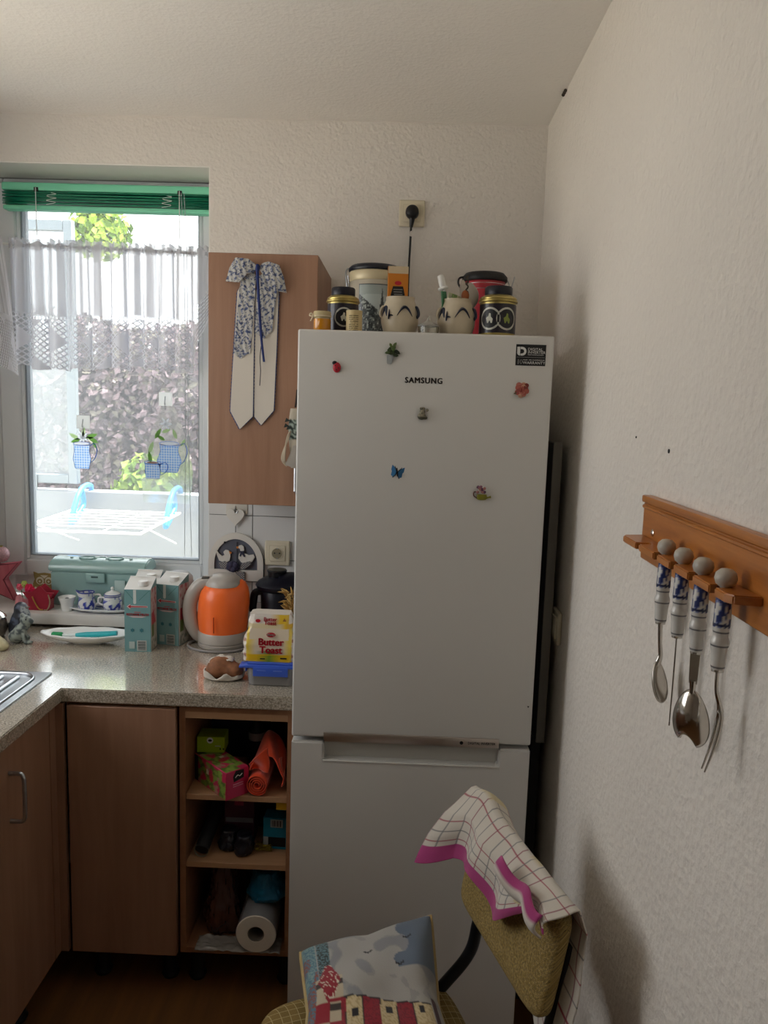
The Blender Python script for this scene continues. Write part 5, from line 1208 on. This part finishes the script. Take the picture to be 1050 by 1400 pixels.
# window pictures hanging from suction hooks
cg = NT('blue_check'); ck = cg.n('ShaderNodeTexBrick', offset=0., ins={'Scale': 100., 'Mortar Size': .09, 'Brick Width': .9, 'Row Height': .9}); ck.inputs[1].default_value = rgba('#8fbdf4'); ck.inputs[2].default_value = rgba('#9cc6f8'); ck.inputs[3].default_value = rgba('#f6faff')
cg.l(cg.coord(rot=(PI/2, 0, 0)), ck.inputs[0]); cg.l(ck.outputs[0], cg.b.inputs[0]); cg.b.inputs['Roughness'].default_value = .4
def backlit(t, src=None, c=None, k=.6):
    tl_ = t.n('ShaderNodeBsdfTranslucent'); mx_ = t.n('ShaderNodeMixShader', ins={0: k})
    if src is not None: t.l(src, tl_.inputs[0])
    else: tl_.inputs[0].default_value = rgba(c)
    t.l(t.b.outputs[0], mx_.inputs[1]); t.l(tl_.outputs[0], mx_.inputs[2]); t.l(mx_.outputs[0], t.out.inputs[0])
def foil(n, c, k=.55):
    t = NT(n); t.b.inputs[0].default_value = rgba(c); backlit(t, None, c, k); return t.m
backlit(cg, ck.outputs[0], None, .85)
blu = foil('jug_outline_blue', '#5f95e4', .75); rimw = foil('jug_white', '#eef2f8', .8); gl1 = foil('sticker_green', '#6f9f4c', .75); gl2 = foil('sticker_green_pale', '#b7d39a', .8); MT['hook_white'] = foil('hook_white', '#f4f4f2', .8)
def hookplate(name, label, x, z):
    t = thing(name, label, 'hook', (x, 2.720, z))
    box('plate', -.024, .024, -.004, 0, -.024, .024, 'hook_white', t, .002)
    tube('hook', [(0, -.005, .010), (0, -.010, -.004), (0, -.014, -.014), (0, -.010, -.019), (0, -.007, -.014)], .0018, 'steel', t, 6)
    return t
hookplate('adhesive_hook', 'white square hook on the pane above the left jug picture', -1.146, 1.592); hookplate('adhesive_hook', 'white square hook on the pane above the right jug picture', -.849, 1.682)
def sheet(name, pts, m, t, mat, y=0.0):
    me = bpy.data.meshes.new(name); me.from_pydata([tuple(mat @ Vector((a, y, c))) for a, c in pts], [], [tuple(range(len(pts)))]); me.update()
    return obj(name, me, m, t)
def jugpic(t, x, z, w, h, belly=1.12, name='jug'):
    b = [(-w*.42, 0), (w*.42, 0), (w*.5*belly, h*.38), (w*.46, h*.7), (w*.50, h*.90), (-w*.50, h*.90), (-w*.46, h*.7), (-w*.5*belly, h*.38)]
    T_ = Matrix.Translation((x, 0, z))
    tube(name+'_outline', [(x+a, -.0008, z+c) for a, c in b], .0016, blu, t, 5, False, True, flat=.4); sheet(name+'_body', b, cg.m, t, T_)
    tube(name+'_rim', [(x+a, -.0010, z+c) for a, c in ring2(0, h*.95, w*.52, 24, ez=.24)], .0020, blu, t, 5, False, True, flat=.4)
    sheet(name+'_mouth', ring2(0, h*.96, w*.48, 24, ez=.18), rimw, t, T_, -.0004)
    tube(name+'_handle', [(x+w*.50, -.001, z+h*.88), (x+w*.80, -.001, z+h*.97), (x+w*.95, -.001, z+h*.72), (x+w*.80, -.001, z+h*.40), (x+w*.50, -.001, z+h*.24)], .0036, blu, t, 6, flat=.3)
def leafpic(t, x, z, s, a, m): sheet('leaf', [(-s, 0), (-s*.4, s*.34), (s*.3, s*.30), (s, 0), (s*.3, -s*.30), (-s*.4, -s*.34)], m, t, Matrix.Translation((x, -.0006, z)) @ Matrix.Rotation(math.radians(-a), 4, 'Y'))
t = thing('window_picture', 'left window picture of a blue checked jug with a white flower', 'window ornament', (-1.143, 2.712, 1.425))
jugpic(t, -.008, 0, .058, .094)
for x, z, s, a, m in ((-.035, .115, .022, 150, gl2), (-.030, .100, .020, 200, gl1), (.028, .118, .024, 20, gl1), (.034, .104, .022, -30, gl1), (.040, .085, .016, -60, gl1), (.0, .132, .018, 80, gl2)): leafpic(t, x, z, s, a, m)
for k in range(9): leafpic(t, -.004+.012*math.cos(k*.7), .114+.012*math.sin(k*.7), .012, math.degrees(k*.7), rimw)
tube('hanger', [(0, -.006, .148), (0, -.001, .128)], .0010, 'steel', t, 5, False)
t = thing('window_picture', 'right window picture of a blue checked jug and cup on clear film', 'window ornament', (-.845, 2.712, 1.31))
plate('clear_film', [(-.085, .0), (.085, .0), (.095, .12), (.075, .22), (.03, .345), (-.02, .345), (-.06, .24), (-.095, .12)], .0006, pbr('film_clear', '#eef4ee', .2, trans=.9, alpha=.35), t, None, .002)
jugpic(t, .010, .112, .068, .108, 1.3); jugpic(t, -.050, .088, .058, .060, .95, 'cup')
plate('tea', ring2(-.050, .088+.0572, .020, 20, ez=.16), .0008, pbr('tea_brown', '#8a6a5c', .5), t, None, -.0036)
for x, z, s, a, m in ((-.03, .25, .022, 60, gl1), (-.055, .20, .024, 70, gl2), (.0, .26, .018, 20, gl2), (.03, .25, .02, 110, gl2), (-.06, .165, .022, 100, gl1), (.06, .22, .016, 60, gl2), (-.02, .235, .018, 150, gl1)): leafpic(t, x, z, s, a, m)
for k in range(6): leafpic(t, -.002+.012*math.cos(k*1.05), .285+.012*math.sin(k*1.05), .013, math.degrees(k*1.05), rimw)
tube('hanger', [(-.004, -.006, .362), (-.002, 0, .335)], .0010, 'steel', t, 5, False)

def crinkle(name, m, t, r, h, seed, top=.5, nu=64, nv=26, amp=.35, sy=1.0, fold=.0):
    def f(u, v):
        a = 2*PI*u; c_, s_ = math.cos(a), math.sin(a)
        n = fbm(c_*1.6, s_*1.6, v*2.2+seed)+.6*abs(fbm(c_*3.5, s_*3.5, v*5+seed))+.35*fbm(c_*8, s_*8, v*11+seed)
        q = min(1, v*5)**.5 if v < .2 else 1
        rr = r*(1-(1-top)*v**1.3)*(1+amp*n)*(.72+.28*q)
        return Vector((rr*c_, rr*s_*sy, h*v*(1+.10*fbm(c_*2, s_*2, seed+3))))
    o = grid(name, nu, nv, f, m, t, None, 0, 32, True)
    bm = bmesh.new(); bm.from_mesh(o.data)
    bmesh.ops.holes_fill(bm, edges=[e for e in bm.edges if e.is_boundary], sides=0); bmesh.ops.triangulate(bm, faces=[q for q in bm.faces if len(q.verts) > 4]); bm.to_mesh(o.data); bm.free()
    return o
# ================================================================== IN THE OPEN SHELVES
def bx(name, label, cat, loc, rz, dims, m, group=None, bev=.0008):
    t = thing(name, label, cat, loc, rz, group); box('box', -dims[0]/2, dims[0]/2, -dims[1]/2, dims[1]/2, 0, dims[2], m, t, bev, 1); return t
z1, z2, z3 = .6085, .4085, .1515
t = bx('navy_box', 'large dark navy box at the back of the top shelf', 'box', (-.475, 2.28, z1), 0, (.15, .18, .205), pbr('navy_card', '#0c1232', .5))
plate('label_line', [(-.01, .178), (.06, .178), (.06, .182), (-.01, .182)], .0006, pbr('pale_print', '#555a70', .5), t, None, -.0908)
t = thing('tea_box', 'pink and green fruit tea box jutting from the top shelf', 'box', (-.477, 2.009, z1), 45)
pink = pbr('tea_pink', '#c01f50', .4, coat=.2)
def teacol(u, v):
    n = fbm(u*5, v*3, 4); m_ = fbm(u*8, v*6, 11)
    if (u-.42)**2*7+(v-.62)**2 < .012: return '#d8d2b4'
    if (u-.55)**2*7+(v-.5)**2 < .03: return '#b3243a'
    if u < .12: return '#1c1a22'
    if n > .0: return '#7f9a3e' if m_ > -.05 else '#566f2a'
    return '#b8264e' if m_ < .12 else '#a97a6a'
W_, D_, H_ = .072, .165, .078
box('box', -W_/2, W_/2, -D_/2, D_/2, 0, H_, pink, t, .0008, 1)
grid('side_print', 40, 20, lambda u, v: (-W_/2-.0006, D_/2-(D_-.004)*u-.002, .002+(H_-.004)*v), 'print', t, teacol)
grid('top_print', 40, 20, lambda u, v: (-W_/2+.002+(W_-.004)*v, D_/2-(D_-.004)*u-.002, H_+.0006), 'print', t, teacol)
plate('dark_logo', [(-.012, .046), (.020, .052), (.020, .075), (-.006, .077), (-.014, .062)], .0006, MT['blackm'], t, None, -D_/2-.0008)
tube('logo_stroke', [(-.008, -D_/2-.0016, .058), (.0, -D_/2-.0016, .064), (.006, -D_/2-.0016, .060), (.014, -D_/2-.0016, .065)], .0012, wp, t, 5)
for z in (.038, .032): box('print_line', -.014, .018, -D_/2-.001, -D_/2, z, z+.0022, pbr('pale_pink_print', '#d98aa0', .5), t)
t = bx('green_box', 'lime green tea box lying on the pink tea box', 'box', (-.517, 2.075, z1+.0795), 2, (.078, .06, .046), pbr('lime_card', '#97b51e', .45), None)
plate('white_seal', ring2(-.002, .036, .009, 20), .0005, wp, t, None, -.0306); plate('seal_mark', ring2(-.002, .036, .0055, 16, ez=.6), .0005, MT['blackm'], t, None, -.0311)
box('print_line', .012, .028, -.0306, -.030, .019, .0205, wp, t)
for x in (.027, .036): box('print_mark', x-.002, x+.002, -.0306, -.030, .009, .0135, 'blackm', t)
t = thing('spray_bottle', 'dark bottle with a grey label standing behind the tea box', 'bottle', (-.402, 2.14, z1))
lathe('bottle', [(.022, 0), (.024, .004), (.024, .11), (.012, .128), (.012, .15), (0, .15)], 'blackm', t, seg=28)
lathe('label', [(.0243, .085), (.0246, .086), (.0246, .107), (.0243, .108)], pbr('label_grey', '#8d8d90', .5), t, seg=28, cap=False)
t = thing('orange_cloth', 'roll of orange cleaning cloth with a loose sheet on the top shelf', 'cloth', (-.348, 2.04, z1))
sp = []
for k in range(60):
    a = k*.42; r = .006+.0033*a/ (2*PI)*1.9; sp.append((r*math.cos(a), r*math.sin(a)))
def roll(u, v):
    k = u*58; i = int(k); f = k-i; p = sp[i]; q = sp[min(i+1, 59)]
    return Vector((-.018+(p[0]*(1-f)+q[0]*f)*1.0, -.085+.16*v, .0335+(p[1]*(1-f)+q[1]*f)))
grid('cloth_roll', 160, 8, roll, 'orange_cloth', t, None, .0022)
def sheet(u, v):
    x = -.042+.095*u; y = -.07+.10*v+.015*math.sin(u*4)
    return Vector((x, y, .062+.075*math.sin(PI*min(1, u*.95+.05))**1.0*(.6+.4*v)-.05*max(0, u-.55)*2.0*v*0+.006*math.sin(u*11+v*5)))
grid('loose_sheet', 30, 14, sheet, 'orange_cloth', t, None, .0024)
grid('hanging_flap', 10, 20, lambda u, v: (.046+.006*math.sin(v*5)+.012*u*0, -.07+.05*u, .024+.083*v-.02*u), 'orange_cloth', t, None, .0024)
grid('sheet_front', 16, 20, lambda u, v: (-.042+.052*u+.004*math.sin(v*5), -.065+.012*math.sin(u*5+v*2), .055+.012+ (.052*math.sin(PI*.5*u)+.01)*v), 'orange_cloth', t, None, .0024)
# middle shelf
t = thing('foil_tube', 'black cardboard tube leaning on the left of the middle shelf', 'tube', (-.520, 2.0, z2))
A_, B_ = Vector((-.005, -.02, .022)), Vector((.035, .24, .165))
tube('tube', [A_, B_], .020, 'blackm', t, 20, False)
tube('tube_rim', [A_+Vector((.0195*math.cos(a), 0, .0195*math.sin(a)))+(A_-B_).normalized()*.001 for a in [2*PI*k/24 for k in range(24)]], .0016, pbr('rim_olive', '#6e6a52', .5), t, 6, False, True)
t = bx('purple_carton', 'dusky plum carton with a grey strip on the middle shelf', 'box', (-.437, 2.10, z2+.0), 0, (.086, .07, .135), pbr('plum_card', '#4a1f30', .5))
box('grey_strip', -.040, .040, -.0358, -.035, .060, .074, pbr('strip_grey', '#77777c', .5), t); box('pink_label', -.014, .012, -.0358, -.035, .112, .132, pbr('label_pink', '#9c2f55', .5), t)
bagm = pbr('black_film', '#191822', .3, coat=.3)
t = thing('bin_bag_roll', 'crumpled roll of black bin bags in front of the plum carton', 'bags', (-.437, 2.02, z2))
for dx, sd in ((-.022, 2.0), (.024, 6.0)): crinkle('bag', bagm, t, .030, .056, sd, .7, 40, 14, .3).location = (dx, .006-.5*dx, 0)
t = bx('blue_pack', 'teal blue packet with a barcode on the middle shelf', 'packet', (-.326, 2.06, z2+.0), -3, (.070, .05, .094), pbr('teal_pack', '#1380a0', .45))
box('barcode_field', -.014, .022, -.0258, -.025, .066, .090, pbr('pack_white', '#a8b0b2', .6), t)
for k in range(6): box('barcode_bar', -.009+.0046*k, -.009+.0046*k+(.0028 if k % 2 else .0016), -.0263, -.0258, .069, .087, 'blackm', t)
box('dark_panel', -.020, .030, -.0258, -.025, .008, .036, 'blackm', t); box('white_panel', -.034, -.020, -.0258, -.025, .008, .036, pbr('pack_white', '#a8b0b2', .6), t)
t = bx('black_box', 'flat black glossy box lying across packs at the back of the middle shelf', 'box', (-.352, 2.20, z2), 0, (.13, .10, .165), pbr('gloss_black', '#0e0f12', .25))
t = thing('yellow_card', 'yellow card hanging down at the right end of the middle shelf', 'card', (-.298, 1.972, .5915))
box('card', -.017, .021, -.001, .001, -.027, 0, pbr('yellow_card', '#c79a12', .6), t); box('fold', -.017, .021, -.001, .03, -.0015, 0, pbr('yellow_card', '#c79a12', .6), t)
t = thing('yellow_net', 'small heap of yellow netting lying on the middle shelf', 'net', (-.360, 2.03, z2))
tubes('net', [([(-.03+.06*random.random(), -.02+.05*random.random(), .003+.010*random.random()) for _ in range(5)], .0013) for k in range(14)], pbr('net_yellow', '#8e7a1e', .7), t, 5)
# bottom shelf
t = thing('kitchen_roll', 'white paper roll lying end-on on the bottom shelf', 'kitchen roll', (-.362, 2.03, z3+.002))
rw = pbr('roll_white', '#ddd6c8', .9, bump=.3, bscale=400)
RX = Matrix.Rotation(PI/2, 3, 'X')
lathe('paper', [(.0235, 0), (.054, 0), (.056, .003), (.056, .19), (.054, .193), (.0235, .193), (.0235, 0)], rw, t, (0, .10, .0575), 48, cap=False, rot=RX)
lathe('card_core', [(.0210, .002), (.0235, .002), (.0235, .191), (.0210, .191), (.0210, .002)], pbr('core_card', '#7d7468', .9), t, (0, .10, .0575), 32, cap=False, rot=RX)
lathe('loose_edge', [(.0562, .0), (.0562, .19), (.0570, .19), (.0570, .0)], pbr('film_wrap', '#cfcfd2', .2, trans=.6), t, (0, .10, .0575), 40, cap=False, rot=RX)
t = thing('blue_pack', 'blue plastic refill pack above the paper roll on the bottom shelf', 'packet', (-.350, 2.035, z3+.1155)); t.scale = (1.05, 1.0, .95)
crinkle('pack', pbr('blue_pack_film', '#13688a', .3, coat=.3), t, .058, .085, 4.0, .55, amp=.16)
t = thing('brown_bag', 'crinkled brown plastic bag on the left of the bottom shelf', 'bag', (-.478, 2.045, z3+.001))
crinkle('bag', pbr('brown_film', '#4a2c22', .25, coat=.4), t, .058, .205, 9.0, .38, amp=.28)
t = thing('silver_bag', 'silver foil bag tucked between the brown bag and blue pack', 'bag', (-.410, 2.20, z3))
grid('foil', 20, 24, lambda u, v: (-.035+.075*u, .012*math.sin(u*6+v*4)-.02*v, .01+.195*v-.05*abs(u-.5)*v+.006*fbm(u*6, v*6)), pbr('foil', '#a9a49c', .22, 1.), t, None, .001)
t = thing('clear_wrap', 'crumpled clear plastic wrap under the things on the bottom shelf', 'plastic wrap', (-.425, 1.985, z3))
grid('wrap', 50, 14, lambda u, v: (-.11+.24*u, -.045+.06*v, .002+.010*abs(fbm(u*9, v*4, 2))+.012*v*abs(fbm(u*5, v*3, 8))-.006*max(0, .3-v)), pbr('wrap', '#c9c4bc', .2, trans=.45, coat=.5), t, None, .0005, 40)
# dark foot-height shadow objects are left to the light

# ================================================================== CHAIR
CX, CY, CR = -.010, 1.255, 107.8
tw = NT('tweed'); co = tw.coord('UV')
wv1 = tw.n('ShaderNodeTexBrick', offset=.5, ins={'Scale': 60., 'Mortar Size': .014, 'Brick Width': .42, 'Row Height': .34}); tw.l(co, wv1.inputs[0])
wv1.inputs[1].default_value = rgba('#b3a271'); wv1.inputs[2].default_value = rgba('#94834f'); wv1.inputs[3].default_value = rgba('#54472a')
nzz = tw.n('ShaderNodeTexNoise', ins={'Scale': 130., 'Detail': 3}); tw.l(co, nzz.inputs[0])
mxt = tw.n('ShaderNodeMix', data_type='RGBA', blend_type='OVERLAY', ins={0: .55}); tw.l(wv1.outputs[0], mxt.inputs[6]); tw.l(tw.ramp(nzz.outputs[0], [(.35, '#5f5030'), (.65, '#cdb98a')]), mxt.inputs[7]); tw.l(mxt.outputs[2], tw.b.inputs[0])
tw.bump(wv1.outputs[1], .6, .002); tw.b.inputs['Roughness'].default_value = .95
tw2 = NT('tweed_seat'); tw2.b.inputs['Roughness'].default_value = .95; co = tw2.coord('UV')
wq = tw2.n('ShaderNodeTexBrick', offset=0., ins={'Scale': 22., 'Mortar Size': .03, 'Brick Width': .8, 'Row Height': .8}); tw2.l(co, wq.inputs[0])
wq.inputs[1].default_value = rgba('#8a7240'); wq.inputs[2].default_value = rgba('#75602f'); wq.inputs[3].default_value = rgba('#b9a878'); tw2.l(wq.outputs[0], tw2.b.inputs[0])
nq = tw2.n('ShaderNodeTexNoise', ins={'Scale': 200.}); tw2.l(co, nq.inputs[0]); tw2.bump(nq.outputs[0], .6, .002)
ch = thing('kitchen_chair', 'black tube kitchen chair with mustard tweed seat and backrest', 'chair', (CX, CY, 0), CR)
def pad(name, sx, sy, sz, m, fn, parent, nu=40, nv=24, p=5):
    def f(u, v):
        a = 2*PI*u; b = -PI/2+PI*v
        c_, s_ = math.cos(a), math.sin(a); q = abs(math.cos(b))**(.35)*(1); zq = math.copysign(abs(math.sin(b))**.6, math.sin(b))
        e = 2/p
        x = math.copysign(abs(c_)**e, c_)*q*sx; y = math.copysign(abs(s_)**e, s_)*q*sy
        return fn(Vector((x, y, zq*sz)))
    o = grid(name, nu*2, nv, f, m, parent, None, 0, 180, True)
    uv = o.data.uv_layers[0]
    for l in o.data.loops:
        c = o.data.vertices[l.vertex_index].co; uv.data[l.index].uv = (c.x*2.2, (c.y+c.z)*2.2)
    return o
pad('seat', .205, .205, .028, tw2.m, lambda p: Vector((p.x, p.y-.0, .452+p.z)), ch)
def backfn(p):   # pad lies across x, z is height, slight recline and curve
    z = p.y; y = -.255+p.z+.10*(-(z)*.18)-.0*(p.x/.17)**2
    return Vector((p.x, y-.17*z, .752+z))
pad('backrest', .178, .098, .022, tw.m, backfn, ch, p=9)
bt = MT['black']
for s in (-1, 1):
    X = s*.152
    tube('back_tube', [(X, -.290, .78), (X, -.276, .68), (X, -.262, .61), (X, -.248, .545), (X, -.205, .492), (X, -.14, .440), (X, -.03, .418)], .0125, bt, ch, 12)
    tube('leg', [(s*.165, -.03, .415), (s*.172, -.155, .41), (s*.178, -.19, .36), (s*.185, -.215, .012)], .0115, bt, ch, 10)
    tube('leg', [(s*.165, -.03, .415), (s*.172, .13, .41), (s*.178, .165, .36), (s*.182, .185, .012)], .0115, bt, ch, 10)
    for y in (-.215, .185): lathe('leg_cap', [(.014, 0), (.015, .018), (.013, .022)], 'blackm', ch, (s*.1845, y, 0), 14)
tube('cross_tube', [(-.165, -.02, .415), (.165, -.02, .415)], .010, bt, ch, 10, False)
# cushion
cs = thing('lighthouse_cushion', 'tapestry cushion woven with a red and white lighthouse on the chair', 'cushion', (-.018, 1.308, .487), 97)
def cush(u, v, top):
    x = (u-.5)*2; y = (v-.5)*2
    e = max(0, (1-x**4))*max(0, (1-y**4)); h = e**.42
    px_ = x*.205*(1-.10*(1-abs(x))*0)*(1-.07*(1-y*y)*0-.10*(1-abs(y))**1*abs(x)); py = y*.140*(1-.12*(1-abs(x))*abs(y))
    z = .052+(.050*h if top else -.050*h)+ .012*fbm(x*2, y*2, 3)*h + .042*max(0, x)*max(0, -y) - .034*max(0, x)*max(0, y)
    return Vector((px_, py, z))
def light(u, v):
    # u: across (0 near camera .. 1 far), v: 0 backrest side .. 1 front
    n = fbm(u*7, v*7); fine = fbm(u*90, v*90)
    lo, hi = .10, .44+.10*(v-.5)
    s_ = v+.25*(u-.3)**2
    if lo-.05*v < u < hi and .10 < v < .74:
        edge = abs(u-hi) < .008 or abs(u-(lo-.05*v)) < .008
        k = (s_-.13)/.115
        if edge or (k % 1) < .05: return '#241d1e'
        if int(k) % 2 == 0:
            if abs((k % 1)-.5) < .18 and (abs(u-.36) < .022 or abs(u-.2) < .02): return '#1d1a1c'
            return '#c9b78e' if fine > -.1 else '#b39d70'
        return '#8e1627' if fine > -.1 else '#741020'
    if lo-.03 < u < hi+.04 and .06 < v < .10: return '#3c1420'
    if .72 < v < .93 and u < .78:
        w1 = (v-.72)/.21
        if .44 < u < .70 and abs(w1-.5) < .42*(1-abs(u-.57)/.16): return '#8e1627' if abs(fbm(u*25, v*25)) > .06 else '#d3c9b4'
        if u < .46 and (int(u*9)+int(w1*2)) % 2 == 0: return '#8e1627'
        if u < .60: return '#b8ab92' if (int(u*30) % 4) else '#3d342e'
    if v > .90: return '#4f7687' if fine > 0 else ('#7e9a96' if n > 0 else '#8a4a3c')
    if .80 < v < .90 and u > .6: return '#27322e' if fine > 0 else '#5f7f86'
    for (a, b) in ((.62, .30), (.80, .22), (.74, .52)):
        if abs(v-b) < .03 and abs(u-a-.5*abs(v-b)) < .007: return '#1f2226'
    blue = '#5f6c7c' if v < .28+.1*n and u > .6 else None
    if blue: return blue
    return '#a3a09a' if n > -.12 else ('#94938f' if n > -.2 else '#86888a')
def blank(u, v): return '#7b8792'
grid('cover_top', 110, 110, lambda u, v: cush(v, u, True), 'cloth', cs, lambda u, v: light(v, u), 0)
grid('cover_underside', 40, 40, lambda u, v: cush(u, v, False), 'cloth', cs, blank, 0)
pp = [cush(k/20, 0, True) for k in range(20)]+[cush(1, k/20, True) for k in range(20)]+[cush(1-k/20, 1, True) for k in range(20)]+[cush(0, 1-k/20, True) for k in range(20)]
tube('piping', pp, .0048, pbr('cord_beige', '#b39c6c', .8, bump=.6, bscale=250), cs, 8, False, True)
# tea towel over the backrest (same frame as the chair)
tt = thing('tea_towel', 'checked white tea towel with a pink hem over the chair back', 'towel', (CX, CY, 0), CR)
def tcol(u, v, L):
    s = v*L; x = u*.42
    if s < .038: return '#a83a78'
    c = '#cfc8bc'
    g1 = (s % .025); g2 = (x % .027)
    if g1 < .0022: c = '#9c3a4c' if int(s/.025) % 2 == 0 else '#6f7070'
    if g2 < .0022: c = '#7d7c7c' if int(x/.027) % 3 else '#8d4a58'
    if fbm(x*9, s*9, 5) > .42: c = '#cdbf98'
    return c
def towel(u, v):
    # u 0 far end .. 1 near end; v 0 front hem .. .34 ridge .. 1 back hem
    x = .232-.422*u
    over = max(0, .13-u)/.13    # part that hangs past the far end of the pad
    ridge = .868+.016*math.exp(-((u-.16)/.10)**2)
    fl = .128-.035*u+.016*math.sin(u*13)-.070*max(0, u-.60)/.40
    bl = .16+.26*max(0, u-.25)
    if v < .34:
        k = 1-v/.34
        z = ridge-fl*k-.030*over*k
        y = -.255-.17*(z-.752)+.034+(.012+.010*math.sin(u*19+1))*min(1, k*1.6)-.030*max(0, 1-k*3.2)+.05*over*k
    else:
        k = (v-.34)/.66
        z = ridge-bl*k+.002*math.sin(PI*min(1, k*6))-.05*over*k
        y = -.255-.17*(z-.752)-.034-.010*math.sin(u*12)*k+.030*max(0, 1-k*7)
        x -= .055*k*max(0, u-.45)
    return Vector((x+.004*math.sin(v*20+u*5), y+.003*fbm(u*8, v*8), z))
to = grid('cloth_panel', 170, 200, towel, 'cloth', tt, lambda u, v: tcol(u, v, .13+.36) if v < .34 else tcol(u, .30+v*.7, .5), .0024)
grid('folded_hem', 30, 8, lambda u, v: (-.02-.160*u, -.222+.014*math.sin(PI*v)+.006*math.sin(u*9), .868-.040*v+.005*math.sin(u*12)-.004*u), 'cloth', tt, lambda u, v: '#a83a78' if v < .3 else '#cbc3b8', .004)
